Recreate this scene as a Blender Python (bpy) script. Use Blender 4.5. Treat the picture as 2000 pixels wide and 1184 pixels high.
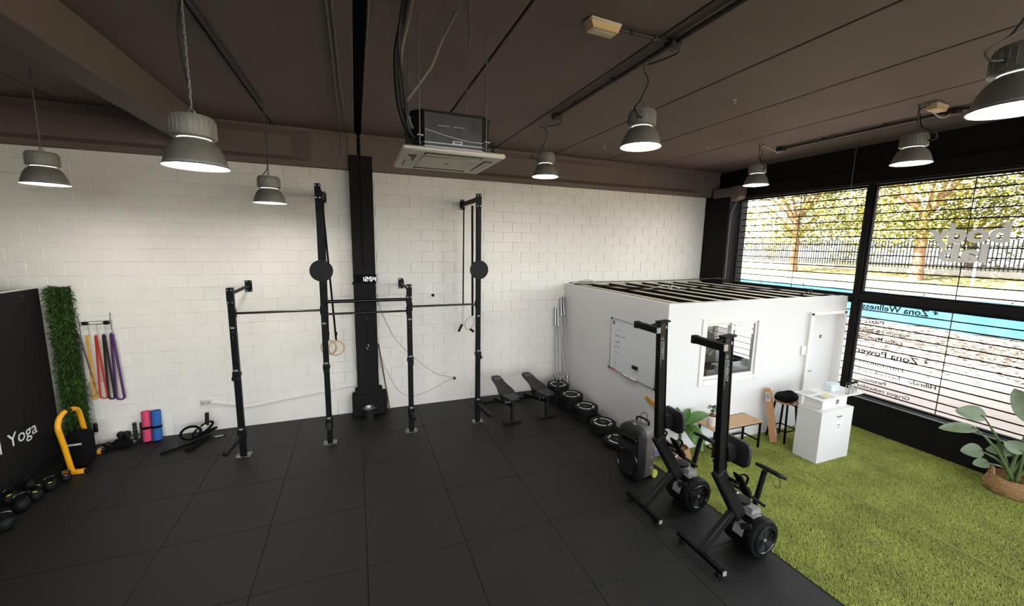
import bpy, bmesh, math, random
from mathutils import Vector, Matrix, Euler
random.seed(7)
PI = math.pi
scene = bpy.context.scene
COL = scene.collection
for o in list(bpy.data.objects):
    bpy.data.objects.remove(o, do_unlink=True)

# ------------------------------------------------------------------ camera
CAMZ = 3.13
YAW, PITCH, ROLL = 0.371491515, 0.144084874, 0.0175769676
_F = Vector((math.sin(YAW) * math.cos(PITCH), math.cos(YAW) * math.cos(PITCH), -math.sin(PITCH)))
_r = Vector((math.cos(YAW), -math.sin(YAW), 0))
_u = _r.cross(_F)
_R = _r * math.cos(ROLL) + _u * math.sin(ROLL)
_U = -_r * math.sin(ROLL) + _u * math.cos(ROLL)
cam_d = bpy.data.cameras.new('camera')
cam = bpy.data.objects.new('camera', cam_d)
COL.objects.link(cam)
cam_d.sensor_fit = 'HORIZONTAL'
cam_d.sensor_width = 36.0
cam_d.lens = 783.64 / 2000 * 36.0
cam_d.clip_start = 0.05
cam_d.clip_end = 300
cam.matrix_world = Matrix(((_R.x, _U.x, -_F.x, 0), (_R.y, _U.y, -_F.y, 0), (_R.z, _U.z, -_F.z, CAMZ), (0, 0, 0, 1)))
scene.camera = cam

# ------------------------------------------------------------------ world, sun, exposure
SKY_STRENGTH = 14.5
SUN_STRENGTH = 22.0
LAMP_STRENGTH = 25.0
world = bpy.data.worlds.new('sky')
scene.world = world
world.use_nodes = True
wn = world.node_tree
bgn = wn.nodes['Background']
sky = wn.nodes.new('ShaderNodeTexSky')
sky.sky_type = 'HOSEK_WILKIE'
sky.turbidity = 4.0
sky.ground_albedo = 0.35
sky.sun_direction = Vector((-0.58, 0.42, 0.70)).normalized()
hsv = wn.nodes.new('ShaderNodeHueSaturation')
hsv.inputs['Saturation'].default_value = 0.2
wn.links.new(sky.outputs[0], hsv.inputs['Color'])
wn.links.new(hsv.outputs['Color'], bgn.inputs[0])
bgn.inputs[1].default_value = SKY_STRENGTH

sun_d = bpy.data.lights.new('sun', 'SUN')
sun_d.energy = SUN_STRENGTH
sun_d.angle = math.radians(0.6)
sun_d.color = (1.0, 0.93, 0.82)
sun_o = bpy.data.objects.new('sun', sun_d)
COL.objects.link(sun_o)
sun_o.location = (-10, 0, 30)
sun_o.rotation_euler = Vector((0.58, -0.42, -0.70)).to_track_quat('-Z', 'Y').to_euler()

scene.view_settings.view_transform = 'Standard'
scene.view_settings.look = 'None'
scene.view_settings.gamma = 1.0
scene.view_settings.use_curve_mapping = False
scene.view_settings.exposure = 1.5
scene.cycles.max_bounces = 8
scene.cycles.diffuse_bounces = 6
scene.cycles.glossy_bounces = 4
scene.cycles.transparent_max_bounces = 16
scene.cycles.sample_clamp_indirect = 8.0
scene.cycles.caustics_reflective = False
scene.cycles.caustics_refractive = False
scene.cycles.use_denoising = True

# ------------------------------------------------------------------ helpers
def S(r, g, b):
    def c(v):
        v /= 255.0
        return v / 12.92 if v <= 0.04045 else ((v + 0.055) / 1.055) ** 2.4
    return (c(r), c(g), c(b))

MATS = {}
def mat(name, col, rough=0.5, metal=0.0, var=0.0, vscale=8.0, bump=0.0, bscale=60.0, emit=None, estr=0.0, spec=0.5, col2=None, stretch=None, alpha=None, rand=0.0, sheen=0.0):
    """plain principled material with noise driven colour variation and bump (world position)"""
    m = bpy.data.materials.new(name)
    m.use_nodes = True
    nt = m.node_tree
    b = nt.nodes['Principled BSDF']
    b.inputs['Roughness'].default_value = rough
    b.inputs['Metallic'].default_value = metal
    b.inputs['Specular IOR Level'].default_value = spec
    if sheen:
        b.inputs['Sheen Weight'].default_value = sheen
    b.inputs['Base Color'].default_value = (*col, 1)
    geo = nt.nodes.new('ShaderNodeNewGeometry')
    vec = geo.outputs['Position']
    if stretch:
        mp = nt.nodes.new('ShaderNodeMapping')
        mp.inputs['Scale'].default_value = stretch
        nt.links.new(vec, mp.inputs['Vector'])
        vec = mp.outputs['Vector']
    if var > 0 or col2:
        n = nt.nodes.new('ShaderNodeTexNoise')
        n.inputs['Scale'].default_value = vscale
        n.inputs['Detail'].default_value = 5
        n.inputs['Roughness'].default_value = 0.6
        nt.links.new(vec, n.inputs['Vector'])
        r = nt.nodes.new('ShaderNodeValToRGB')
        c1 = tuple(max(0, v * (1 - var)) for v in col)
        c2 = col2 if col2 else tuple(min(1, v * (1 + var)) for v in col)
        r.color_ramp.elements[0].position = 0.32
        r.color_ramp.elements[1].position = 0.68
        r.color_ramp.elements[0].color = (*c1, 1)
        r.color_ramp.elements[1].color = (*c2, 1)
        nt.links.new(n.outputs['Fac'], r.inputs['Fac'])
        src = r.outputs['Color']
        if rand:
            hs = nt.nodes.new('ShaderNodeHueSaturation')
            mr = nt.nodes.new('ShaderNodeMapRange')
            mr.inputs['To Min'].default_value = 1 - rand
            mr.inputs['To Max'].default_value = 1 + rand
            nt.links.new(geo.outputs['Random Per Island'], mr.inputs['Value'])
            nt.links.new(mr.outputs['Result'], hs.inputs['Value'])
            nt.links.new(src, hs.inputs['Color'])
            src = hs.outputs['Color']
        nt.links.new(src, b.inputs['Base Color'])
    if bump > 0:
        n2 = nt.nodes.new('ShaderNodeTexNoise')
        n2.inputs['Scale'].default_value = bscale
        n2.inputs['Detail'].default_value = 3
        nt.links.new(vec, n2.inputs['Vector'])
        bp = nt.nodes.new('ShaderNodeBump')
        bp.inputs['Strength'].default_value = bump
        bp.inputs['Distance'].default_value = 0.01
        nt.links.new(n2.outputs['Fac'], bp.inputs['Height'])
        nt.links.new(bp.outputs['Normal'], b.inputs['Normal'])
    if emit:
        b.inputs['Emission Color'].default_value = (*emit, 1)
        b.inputs['Emission Strength'].default_value = estr
    MATS[name] = m
    return m

def glass_mat(name, tint=(1, 1, 1), refl=0.06, rough=0.0):
    m = bpy.data.materials.new(name)
    m.use_nodes = True
    nt = m.node_tree
    nt.nodes.clear()
    out = nt.nodes.new('ShaderNodeOutputMaterial')
    tr = nt.nodes.new('ShaderNodeBsdfTransparent')
    tr.inputs[0].default_value = (*tint, 1)
    gl = nt.nodes.new('ShaderNodeBsdfGlossy')
    gl.inputs['Roughness'].default_value = rough
    fr = nt.nodes.new('ShaderNodeLayerWeight')
    fr.inputs['Blend'].default_value = 0.25
    mu = nt.nodes.new('ShaderNodeMath')
    mu.operation = 'MULTIPLY_ADD'
    mu.inputs[1].default_value = 0.5
    mu.inputs[2].default_value = refl * 0.5
    mx = nt.nodes.new('ShaderNodeMixShader')
    nt.links.new(fr.outputs['Fresnel'], mu.inputs[0])
    nt.links.new(mu.outputs[0], mx.inputs[0])
    nt.links.new(tr.outputs[0], mx.inputs[1])
    nt.links.new(gl.outputs[0], mx.inputs[2])
    nt.links.new(mx.outputs[0], out.inputs[0])
    MATS[name] = m
    return m

def worldloc(o):
    v = Vector((0, 0, 0))
    while o is not None:
        v += o.location
        o = o.parent
    return v

def RX(a): return Matrix.Rotation(a, 3, 'X')
def RY(a): return Matrix.Rotation(a, 3, 'Y')
def RZ(a): return Matrix.Rotation(a, 3, 'Z')

def frame_from(d):
    d = Vector(d).normalized()
    up = Vector((0, 0, 1)) if abs(d.z) < 0.95 else Vector((1, 0, 0))
    a = up.cross(d).normalized()
    b = d.cross(a)
    return a, b, d

def smooth_pts(pts, n=6):
    """catmull-rom through the points"""
    P = [Vector(p) for p in pts]
    out = []
    for i in range(len(P) - 1):
        p0 = P[i - 1] if i > 0 else P[i] * 2 - P[i + 1]
        p1, p2 = P[i], P[i + 1]
        p3 = P[i + 2] if i + 2 < len(P) else P[i + 1] * 2 - P[i]
        for k in range(n):
            t = k / n
            out.append(0.5 * ((2 * p1) + (p2 - p0) * t + (2 * p0 - 5 * p1 + 4 * p2 - p3) * t * t + (3 * p1 - p0 - 3 * p2 + p3) * t ** 3))
    out.append(P[-1])
    return out

class MB:
    def __init__(self):
        self.v = []; self.f = []; self.m = []; self.cur = 0
    def mi(self, i):
        self.cur = i; return self
    def add(self, vs, fs):
        o = len(self.v)
        self.v += [Vector(v) for v in vs]
        for f in fs:
            self.f.append(tuple(i + o for i in f)); self.m.append(self.cur)
        return self
    def box(self, lo, hi):
        x0, y0, z0 = lo; x1, y1, z1 = hi
        return self.add([(x0, y0, z0), (x1, y0, z0), (x1, y1, z0), (x0, y1, z0), (x0, y0, z1), (x1, y0, z1), (x1, y1, z1), (x0, y1, z1)],
                        [(3, 2, 1, 0), (4, 5, 6, 7), (0, 1, 5, 4), (1, 2, 6, 5), (2, 3, 7, 6), (3, 0, 4, 7)])
    def cbox(self, c, s, ch=0.004, rot=None):
        """chamfered box: centre, full size"""
        c = Vector(c); h = Vector(s) * 0.5
        ch = min(ch, min(h) * 0.9)
        vs = []; idx = {}
        for sx in (-1, 1):
            for sy in (-1, 1):
                for sz in (-1, 1):
                    for ax in range(3):
                        p = [sx * (h.x - ch), sy * (h.y - ch), sz * (h.z - ch)]
                        p[ax] = (sx, sy, sz)[ax] * h[ax]
                        idx[(sx, sy, sz, ax)] = len(vs)
                        vs.append(Vector(p))
        fs = []
        for ax in range(3):
            o1, o2 = [a for a in range(3) if a != ax]
            for sg in (-1, 1):
                q = []
                for a, b in ((-1, -1), (1, -1), (1, 1), (-1, 1)):
                    k = [0, 0, 0]; k[ax] = sg; k[o1] = a; k[o2] = b
                    q.append(idx[(*k, ax)])
                fs.append(q)
        for ax in range(3):
            o1, o2 = [a for a in range(3) if a != ax]
            for a in (-1, 1):
                for b in (-1, 1):
                    k0 = [0, 0, 0]; k0[ax] = -1; k0[o1] = a; k0[o2] = b
                    k1 = list(k0); k1[ax] = 1
                    fs.append([idx[(*k0, o1)], idx[(*k1, o1)], idx[(*k1, o2)], idx[(*k0, o2)]])
        for sx in (-1, 1):
            for sy in (-1, 1):
                for sz in (-1, 1):
                    fs.append([idx[(sx, sy, sz, 0)], idx[(sx, sy, sz, 1)], idx[(sx, sy, sz, 2)]])
        # consistent outward winding
        out = []
        for f in fs:
            p = [vs[i] for i in f]
            n = (p[1] - p[0]).cross(p[2] - p[0])
            cc = sum(p, Vector()) / len(p)
            out.append(tuple(f) if n.dot(cc) > 0 else tuple(reversed(f)))
        if rot is not None:
            vs = [rot @ v for v in vs]
        return self.add([v + c for v in vs], out)
    def bar(self, p, q, w, h, ch=0.003, up=None, ext=0.0):
        """rectangular bar from p to q, width w (sideways), height h"""
        p = Vector(p); q = Vector(q)
        d = (q - p).normalized()
        u = Vector(up) if up else (Vector((0, 0, 1)) if abs(d.z) < 0.95 else Vector((1, 0, 0)))
        a = d.cross(u).normalized(); b = a.cross(d)
        L = (q - p).length + ext
        rot = Matrix((a, d, b)).transposed()
        return self.cbox((p + q) / 2, (w, L, h), ch, rot)
    def cyl(self, p, q, r, n=12, r2=None, caps=True):
        p = Vector(p); q = Vector(q); a, b, d = frame_from(q - p)
        r2 = r if r2 is None else r2
        vs = []
        for c, rr in ((p, r), (q, r2)):
            for k in range(n):
                t = 2 * PI * k / n
                vs.append(c + (a * math.cos(t) + b * math.sin(t)) * rr)
        fs = [(k, (k + 1) % n, n + (k + 1) % n, n + k) for k in range(n)]
        if caps:
            fs += [tuple(reversed(range(n))), tuple(range(n, 2 * n))]
        return self.add(vs, fs)
    def tube(self, pts, r, n=8, sm=0, closed=False, rs=None, flat=1.0, caps=True):
        P = smooth_pts(pts, sm) if sm else [Vector(p) for p in pts]
        if closed and (P[0] - P[-1]).length < 1e-6:
            P = P[:-1]
        N = len(P); vs = []
        prev = None
        for i, p in enumerate(P):
            if closed:
                d = P[(i + 1) % N] - P[i - 1]
            else:
                d = P[min(i + 1, N - 1)] - P[max(i - 1, 0)]
            d = d.normalized() if d.length > 1e-9 else Vector((0, 0, 1))
            if prev is None:
                a, b, _ = frame_from(d)
            else:
                a = (prev - d * prev.dot(d))
                a = a.normalized() if a.length > 1e-6 else frame_from(d)[0]
                b = d.cross(a)
            prev = a
            rr = rs[min(len(rs) - 1, int(round(i * (len(rs) - 1) / max(1, N - 1))))] if rs else r
            for k in range(n):
                t = 2 * PI * k / n
                vs.append(p + a * math.cos(t) * rr + b * math.sin(t) * rr * flat)
        fs = []
        for i in range(N if closed else N - 1):
            j = (i + 1) % N
            for k in range(n):
                l = (k + 1) % n
                fs.append((i * n + k, i * n + l, j * n + l, j * n + k))
        if not closed and caps:
            fs += [tuple(reversed(range(n))), tuple(range((N - 1) * n, N * n))]
        return self.add(vs, fs)
    def lathe(self, prof, c=(0, 0, 0), n=24, rot=None, ang=None):
        """profile [(r,z)...] about z"""
        c = Vector(c); vs = []; fs = []
        full = ang is None
        a0, a1 = (0, 2 * PI) if full else ang
        m = n if full else n + 1
        for r, z in prof:
            for k in range(m):
                t = a0 + (a1 - a0) * k / n
                vs.append(Vector((r * math.cos(t), r * math.sin(t), z)))
        for i in range(len(prof) - 1):
            for k in range(n):
                l = (k + 1) % m if full else k + 1
                fs.append((i * m + k, i * m + l, (i + 1) * m + l, (i + 1) * m + k))
        if rot is not None:
            vs = [rot @ v for v in vs]
        return self.add([v + c for v in vs], fs)
    def prism(self, poly, lo, hi, axis='y'):
        """extrude a 2d polygon (plane of the two other axes, in xyz order) along an axis"""
        n = len(poly); vs = []
        for e in (lo, hi):
            for a, b in poly:
                vs.append({'x': (e, a, b), 'y': (a, e, b), 'z': (a, b, e)}[axis])
        fs = [(k, (k + 1) % n, n + (k + 1) % n, n + k) for k in range(n)] + [tuple(reversed(range(n))), tuple(range(n, 2 * n))]
        return self.add(vs, fs)
    def sphere(self, c, r, n=12, m=8, s=(1, 1, 1)):
        prof = [(max(1e-4, math.sin(PI * i / m)) * 1.0, -math.cos(PI * i / m)) for i in range(m + 1)]
        c = Vector(c); o = len(self.v)
        self.lathe([(a * r, b * r) for a, b in prof], (0, 0, 0), n)
        for i in range(o, len(self.v)):
            v = self.v[i]
            self.v[i] = Vector((v.x * s[0], v.y * s[1], v.z * s[2])) + c
        return self
    def xform(self, M, start=0):
        for i in range(start, len(self.v)):
            self.v[i] = M @ self.v[i]
        return self
    def mesh(self, name, mats, off=Vector((0, 0, 0)), smooth=40, recalc=True):
        me = bpy.data.meshes.new(name)
        me.from_pydata([tuple(v - off) for v in self.v], [], self.f)
        if not isinstance(mats, (list, tuple)):
            mats = [mats]
        for m in mats:
            me.materials.append(MATS[m] if isinstance(m, str) else m)
        if len(mats) > 1:
            me.polygons.foreach_set('material_index', self.m)
        if recalc:
            bm = bmesh.new(); bm.from_mesh(me)
            bmesh.ops.recalc_face_normals(bm, faces=bm.faces)
            bm.to_mesh(me); bm.free()
        if smooth:
            me.shade_smooth()
            me.set_sharp_from_angle(angle=math.radians(smooth))
        me.update()
        return me
    def build(self, name, mats, parent=None, loc=None, smooth=40, local=False, recalc=True):
        """world-space geometry -> object; its origin sits at loc (top level) or at the parent's origin"""
        off = Vector((0, 0, 0))
        if parent is not None and not local:
            off = worldloc(parent)
        elif loc is not None and not local:
            off = Vector(loc)
        me = self.mesh(name, mats, off, smooth, recalc)
        o = bpy.data.objects.new(name, me)
        COL.objects.link(o)
        if parent is not None:
            o.parent = parent
        elif loc is not None:
            o.location = loc
        return o

def tag(o, label, cat, group=None):
    o['label'] = label; o['category'] = cat
    if group: o['group'] = group
    return o
def struct(o, label=None):
    o['kind'] = 'structure'
    if label: o['label'] = label
    return o
def thing(name, label, cat, loc=(0, 0, 0), group=None, rz=0.0):
    o = bpy.data.objects.new(name, None)
    o.empty_display_size = 0.1
    COL.objects.link(o)
    o.location = loc; o.rotation_euler = (0, 0, rz)
    return tag(o, label, cat, group)
def copy_tree(o, parent=None):
    c = o.copy(); COL.objects.link(c); c.parent = parent
    for ch in list(o.children):
        copy_tree(ch, c)
    return c
def dup(proto, loc, label, rz=None, group=None, scale=None):
    c = copy_tree(proto)
    c.location = loc
    if rz is not None: c.rotation_euler = (0, 0, rz)
    if scale: c.scale = (scale,) * 3
    c['label'] = label
    if group: c['group'] = group
    return c

def text_mesh(body, size, M, name, material, parent=None, extrude=0.0004, mirror=False, align='LEFT', spacing=1.0, offset=0.0, squeeze=1.0):
    """flat lettering; M maps local (x right, y up, z out) to world"""
    cu = bpy.data.curves.new('text_tmp', 'FONT')
    cu.body = body; cu.size = size; cu.extrude = extrude; cu.align_x = align
    cu.space_character = spacing; cu.offset = offset; cu.resolution_u = 3
    to = bpy.data.objects.new('text_tmp', cu)
    COL.objects.link(to)
    dg = bpy.context.evaluated_depsgraph_get()
    dg.update()
    me = bpy.data.meshes.new_from_object(to.evaluated_get(dg))
    bpy.data.objects.remove(to, do_unlink=True)
    bpy.data.curves.remove(cu)
    me.name = name
    off = worldloc(parent) if parent else Vector((0, 0, 0))
    sx = (-1 if mirror else 1) * squeeze
    for v in me.vertices:
        p = M @ Vector((v.co.x * sx, v.co.y, v.co.z))
        v.co = p - off
    me.materials.clear()
    me.materials.append(MATS[material])
    o = bpy.data.objects.new(name, me)
    COL.objects.link(o)
    if parent: o.parent = parent
    return o
def basis(origin, xa, ya):
    xa = Vector(xa).normalized(); ya = Vector(ya).normalized(); za = xa.cross(ya)
    m = Matrix((xa, ya, za)).transposed().to_4x4()
    m.translation = Vector(origin)
    return m

def leaf(mb, base, direction, length, width, droop=0.3, n=7, fold=0.12, up=(0, 0, 1), tip=0.1):
    """one folded, drooping leaf blade"""
    base = Vector(base); d = Vector(direction).normalized(); up = Vector(up)
    side = d.cross(up)
    side = side.normalized() if side.length > 1e-4 else Vector((1, 0, 0))
    upv = side.cross(d)
    vs = []; fs = []
    for i in range(n + 1):
        t = i / n
        w = width * 0.5 * (math.sin(PI * min(1, (t * (1 - tip) + tip * 0.5) ** 0.8)) ** 0.8 + 0.02) * (1 if t < 1 else 0.05)
        c = base + d * length * t * (1 - 0.25 * droop * t) - Vector((0, 0, 1)) * droop * length * t * t * 0.6
        vs += [c - side * w + upv * fold * w * 2, c, c + side * w + upv * fold * w * 2]
    for i in range(n):
        a = i * 3
        fs += [(a, a + 1, a + 4, a + 3), (a + 1, a + 2, a + 5, a + 4)]
    mb.add(vs, fs)
    return base

# ------------------------------------------------------------------ materials
mat('white_paint', S(238, 232, 222), 0.75, var=0.035, vscale=1.6, bump=0.25, bscale=45)
mat('white_plain', S(226, 224, 220), 0.6, var=0.012, vscale=1.2)
mat('office_white', S(226, 224, 222), 0.65, var=0.015, vscale=0.9)
mat('trim_white', S(234, 232, 226), 0.35)
mat('black_paint', S(22, 20, 19), 0.75, var=0.15, vscale=3, bump=0.2, bscale=30, spec=0.2)
mat('ceiling_paint', S(112, 98, 91), 0.8, var=0.06, vscale=1.3, bump=0.15, bscale=60)
mat('gap_black', S(3, 3, 3), 0.9)
mat('rubber', S(15, 14, 13), 0.55, var=0.25, vscale=1.6, bump=0.3, bscale=260, spec=0.42)
mat('rubber_base', S(14, 14, 14), 0.9)
mat('black_metal', S(9, 9, 10), 0.55, spec=0.16)
mat('black_gloss', S(8, 8, 9), 0.22)
mat('black_plastic', S(12, 12, 13), 0.5, spec=0.2)
mat('black_rubber', S(12, 12, 12), 0.6, bump=0.2, bscale=200, spec=0.25)
mat('black_fabric', S(10, 10, 11), 0.9, bump=0.4, bscale=300, spec=0.15)
mat('vinyl', S(22, 22, 23), 0.55, bump=0.1, bscale=150)
mat('steel', S(150, 150, 148), 0.35, metal=1.0)
mat('chrome', S(170, 170, 170), 0.25, metal=1.0)
mat('zinc', S(150, 150, 150), 0.42, metal=1.0, var=0.2, vscale=14)
mat('lamp_aluminium', S(150, 145, 136), 0.42, metal=0.5, var=0.1, vscale=10)
mat('lamp_cap', S(150, 146, 138), 0.55, metal=0.3, var=0.12, vscale=12)
mat('lamp_inner', S(225, 230, 235), 0.25, metal=0.6)
mat('lamp_glow', (0.9, 0.95, 1), 0.4, emit=(1.0, 0.97, 0.92), estr=LAMP_STRENGTH)
mat('ac_metal', S(66, 65, 63), 0.36, metal=0.9, var=0.2, vscale=9)
mat('pvc_white', S(196, 188, 172), 0.45)
mat('neck_glow', (0.9, 0.92, 0.95), 0.4, emit=(1.0, 0.97, 0.93), estr=2.5)
mat('pvc_dark', S(46, 43, 41), 0.6)
mat('cable_gray', S(112, 106, 98), 0.6)
mat('cable_white', S(205, 200, 192), 0.6)
mat('cable_black', S(18, 18, 18), 0.6)
mat('amber_plastic', S(226, 196, 140), 0.5)
mat('cream_plastic', S(214, 206, 190), 0.5)
mat('yellow_metal', S(240, 168, 20), 0.4)
mat('yellow_mark', S(225, 200, 60), 0.5)
mat('pink_mark', S(210, 130, 115), 0.5)
mat('white_ink', S(232, 232, 232), 0.6)
mat('gray_ink', S(150, 150, 148), 0.6)
mat('dark_ink', S(50, 50, 56), 0.6)
mat('window_ink', S(44, 42, 40), 0.6)
mat('frosted_vinyl', S(236, 232, 226), 0.7)
mat('wood_ring', S(196, 170, 130), 0.5, var=0.1, vscale=20)
mat('wood_top', S(196, 158, 116), 0.5, var=0.12, vscale=5, stretch=(1, 9, 9))
mat('wood_light', S(222, 208, 186), 0.6, var=0.06, vscale=6, stretch=(8, 1, 8))
mat('cardboard', S(186, 138, 96), 0.8, var=0.05, vscale=10)
mat('label_paper', S(206, 204, 198), 0.7)
mat('paper', S(236, 234, 230), 0.7)
mat('band_gray', S(88, 84, 88), 0.75)
mat('band_yellow', S(224, 172, 52), 0.7)
mat('band_red', S(196, 52, 34), 0.7)
mat('band_black', S(28, 20, 26), 0.7)
mat('band_purple', S(82, 44, 98), 0.7)
mat('mat_pink', S(208, 66, 104), 0.8, bump=0.1, bscale=200)
mat('mat_blue', S(34, 92, 160), 0.8, bump=0.1, bscale=200)
mat('green_dark', S(24, 44, 22), 0.6)
mat('leaf_dark', S(46, 92, 30), 0.6, var=0.3, vscale=9, rand=0.45)
mat('leaf_fern', S(54, 82, 24), 0.65, var=0.35, vscale=12, rand=0.5)
mat('leaf_banana', S(66, 104, 36), 0.45, var=0.18, vscale=6)
mat('leaf_strelitzia', S(112, 126, 92), 0.4, var=0.18, vscale=7)
mat('stem_green', S(92, 110, 62), 0.5)
mat('bark', S(120, 92, 66), 0.85, var=0.2, vscale=16, bump=0.4, bscale=30)
mat('basket', S(172, 132, 88), 0.9, var=0.3, vscale=40, bump=1.0, bscale=120)
mat('soil', S(52, 38, 30), 0.95, var=0.3, vscale=30)
mat('pot_white', S(228, 224, 216), 0.4)
mat('turf_base', S(62, 78, 32), 0.95, var=0.3, vscale=6)
mat('turf_seam', S(158, 166, 96), 0.8)
mat('turf_blade', S(150, 158, 70), 0.7, var=0.22, vscale=2.2, rand=0.45)
mat('speaker_gray', S(96, 88, 88), 0.45, metal=0.2)
mat('speaker_grille', S(8, 8, 9), 0.55, bump=0.3, bscale=400)
mat('wheel_yellow', S(206, 214, 90), 0.5)
mat('blue_gray', S(120, 140, 158), 0.6)
mat('board_white', S(222, 224, 226), 0.25)
mat('aluminium', S(170, 172, 174), 0.35, metal=0.9)
mat('rower_frame', S(30, 29, 28), 0.45, metal=0.25, spec=0.3)
mat('rower_rail', S(40, 37, 36), 0.3, metal=0.6)
mat('rower_gray', S(150, 146, 144), 0.4, metal=0.2)
mat('red_marker', S(206, 66, 40), 0.5)
mat('green_marker', S(50, 110, 60), 0.5)
mat('mustard_cloth', S(204, 146, 34), 0.85)
mat('sign_yellow', S(226, 208, 60), 0.7)
mat('frosted_plastic', S(214, 222, 226), 0.3)
mat('clock_led', (1, 1, 1), 0.5, emit=(0.86, 0.9, 1.0), estr=1.2)
mat('ext_pave', S(148, 134, 124), 0.9, var=0.12, vscale=0.8, bump=0.2, bscale=20)
mat('ext_asphalt', S(62, 60, 58), 0.95, var=0.1, vscale=1.0)
mat('ext_litter', S(62, 53, 46), 0.95, var=0.4, vscale=8)
mat('ext_bank', S(140, 133, 82), 0.95, var=0.2, vscale=0.7)
mat('ext_wall', S(150, 144, 136), 0.9, var=0.08, vscale=1.5)
mat('ext_tarp', S(0, 60, 80), 0.7, var=0.12, vscale=1.2)
mat('ext_banner', S(140, 132, 104), 0.8, var=0.08, vscale=1.0)
mat('ext_fence', S(26, 23, 30), 0.6)
mat('ext_trunk', S(132, 100, 76), 0.9, var=0.3, vscale=5, bump=0.5, bscale=8)
mat('ext_leaf', S(90, 101, 27), 0.8, var=0.2, vscale=0.5, rand=0.35, col2=S(136, 126, 44))
mat('ext_render', S(150, 146, 140), 0.9)
glass_mat('glass_pane', (0.97, 0.98, 0.98), 0.02)
glass_mat('glass_bottle', (0.95, 0.96, 0.96), 0.12)

# ================================================================== STRUCTURE
D = 7.636            # back wall plane
ZC = 4.92            # ceiling
WX = 8.25            # window wall plane
XOFF, YOFF, HOFF = 4.177, 4.492, 2.325   # office box corner and height

# ---- floor: dark screed with rubber tiles, each a tile of its own
fl = MB().box((-7.5, -5.0, -0.12), (8.6, 8.2, -0.014)).build('floor', 'rubber_base')
struct(fl, 'black screed floor under the rubber tiles')
TP, TQ = 0.985, 0.9715
tile_meshes = {}
def tile(x0, x1, y0, y1, z=0.0):
    k = (round(x1 - x0, 4), round(y1 - y0, 4))
    if k not in tile_meshes:
        tile_meshes[k] = MB().cbox((0, 0, -0.0075), (k[0] - 0.0045, k[1] - 0.0045, 0.015), 0.002).mesh('floor_tile', 'rubber', smooth=0)
    o = bpy.data.objects.new('floor_tile', tile_meshes[k])
    COL.objects.link(o); o.parent = fl
    o.location = ((x0 + x1) / 2, (y0 + y1) / 2, z - random.random() * 0.0012)
for i in range(-6, 4):
    for k in range(-3, 5):
        y0 = 3.757 + (k - 1) * TQ
        tile(i * TP, (i + 1) * TP, y0, y0 + TQ)
for k in range(1, 5):   # beside the office
    y0 = 3.757 + (k - 1) * TQ
    if y0 + TQ > 4.75:
        tile(4 * TP, 4.172, max(y0, 4.74), y0 + TQ)

# ---- artificial turf: backing plus pile
tb = struct(MB().box((3.95, -3.0, -0.014), (WX, YOFF + 0.0, 0.0)).box((3.95, YOFF, -0.014), (4.172, 4.735, 0.0)).build('floor_turf', 'turf_base'), 'green backing of the artificial turf')
MB().cbox((5.835, 0.7, 0.012), (0.012, 5.2, 0.024), 0.004).build('turf_seam', 'turf_seam', tb)
def turf(n, seed):
    rnd = random.Random(seed)
    vs = []; fs = []
    while len(fs) < n:
        x = rnd.uniform(3.952, WX - 0.005)
        y = 4.49 - (rnd.random() ** 1.25) * 3.6
        if y > YOFF - 0.01: continue
        a = rnd.gauss(0.5, 0.9); l = rnd.uniform(0.016, 0.034); w = 0.0042
        dx, dy = math.cos(a) * l * 0.75, math.sin(a) * l * 0.75
        px, py = -math.sin(a) * w, math.cos(a) * w
        k = len(vs)
        vs += [(x - px, y - py, 0.0), (x + px, y + py, 0.0), (x + dx, y + dy, l * 0.7)]
        fs.append((k, k + 1, k + 2))
    me = bpy.data.meshes.new('turf_pile'); me.from_pydata(vs, [], fs)
    me.materials.append(MATS['turf_blade'])
    return me
tp = bpy.data.objects.new('turf_pile', turf(230000, 3)); COL.objects.link(tp)
tp['kind'] = 'stuff'; tp['label'] = 'short green artificial grass covering the right side of the floor'; tp['category'] = 'grass'

# ---- back wall of painted concrete blocks, in two runs either side of the column
BW, BH = 0.4005, 0.1985
blk_cache = {}
def block_mesh(w, h):
    k = (round(w, 3), round(h, 3))
    if k not in blk_cache:
        a, b = w / 2 - 0.0058, h / 2 - 0.0026
        g = 0.005
        vs = [(-a, 0.012, -b), (a, 0.012, -b), (a, 0.012, b), (-a, 0.012, b)]
        vs += [(-a, -0.001, -b), (a, -0.001, -b), (a, -0.001, b), (-a, -0.001, b)]
        vs += [(-a + g, -0.009, -b + g * .6), (a - g, -0.009, -b + g * .6), (a - g, -0.009, b - g * .6), (-a + g, -0.009, b - g * .6)]
        fs = [(8, 9, 10, 11)]
        for o in (0, 4):
            for i in range(4):
                j = (i + 1) % 4
                fs.append((o + i, o + j, o + 4 + j, o + 4 + i))
        blk_cache[k] = MB().add(vs, fs).mesh('concrete_block', 'white_paint', smooth=0)
    return blk_cache[k]
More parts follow.
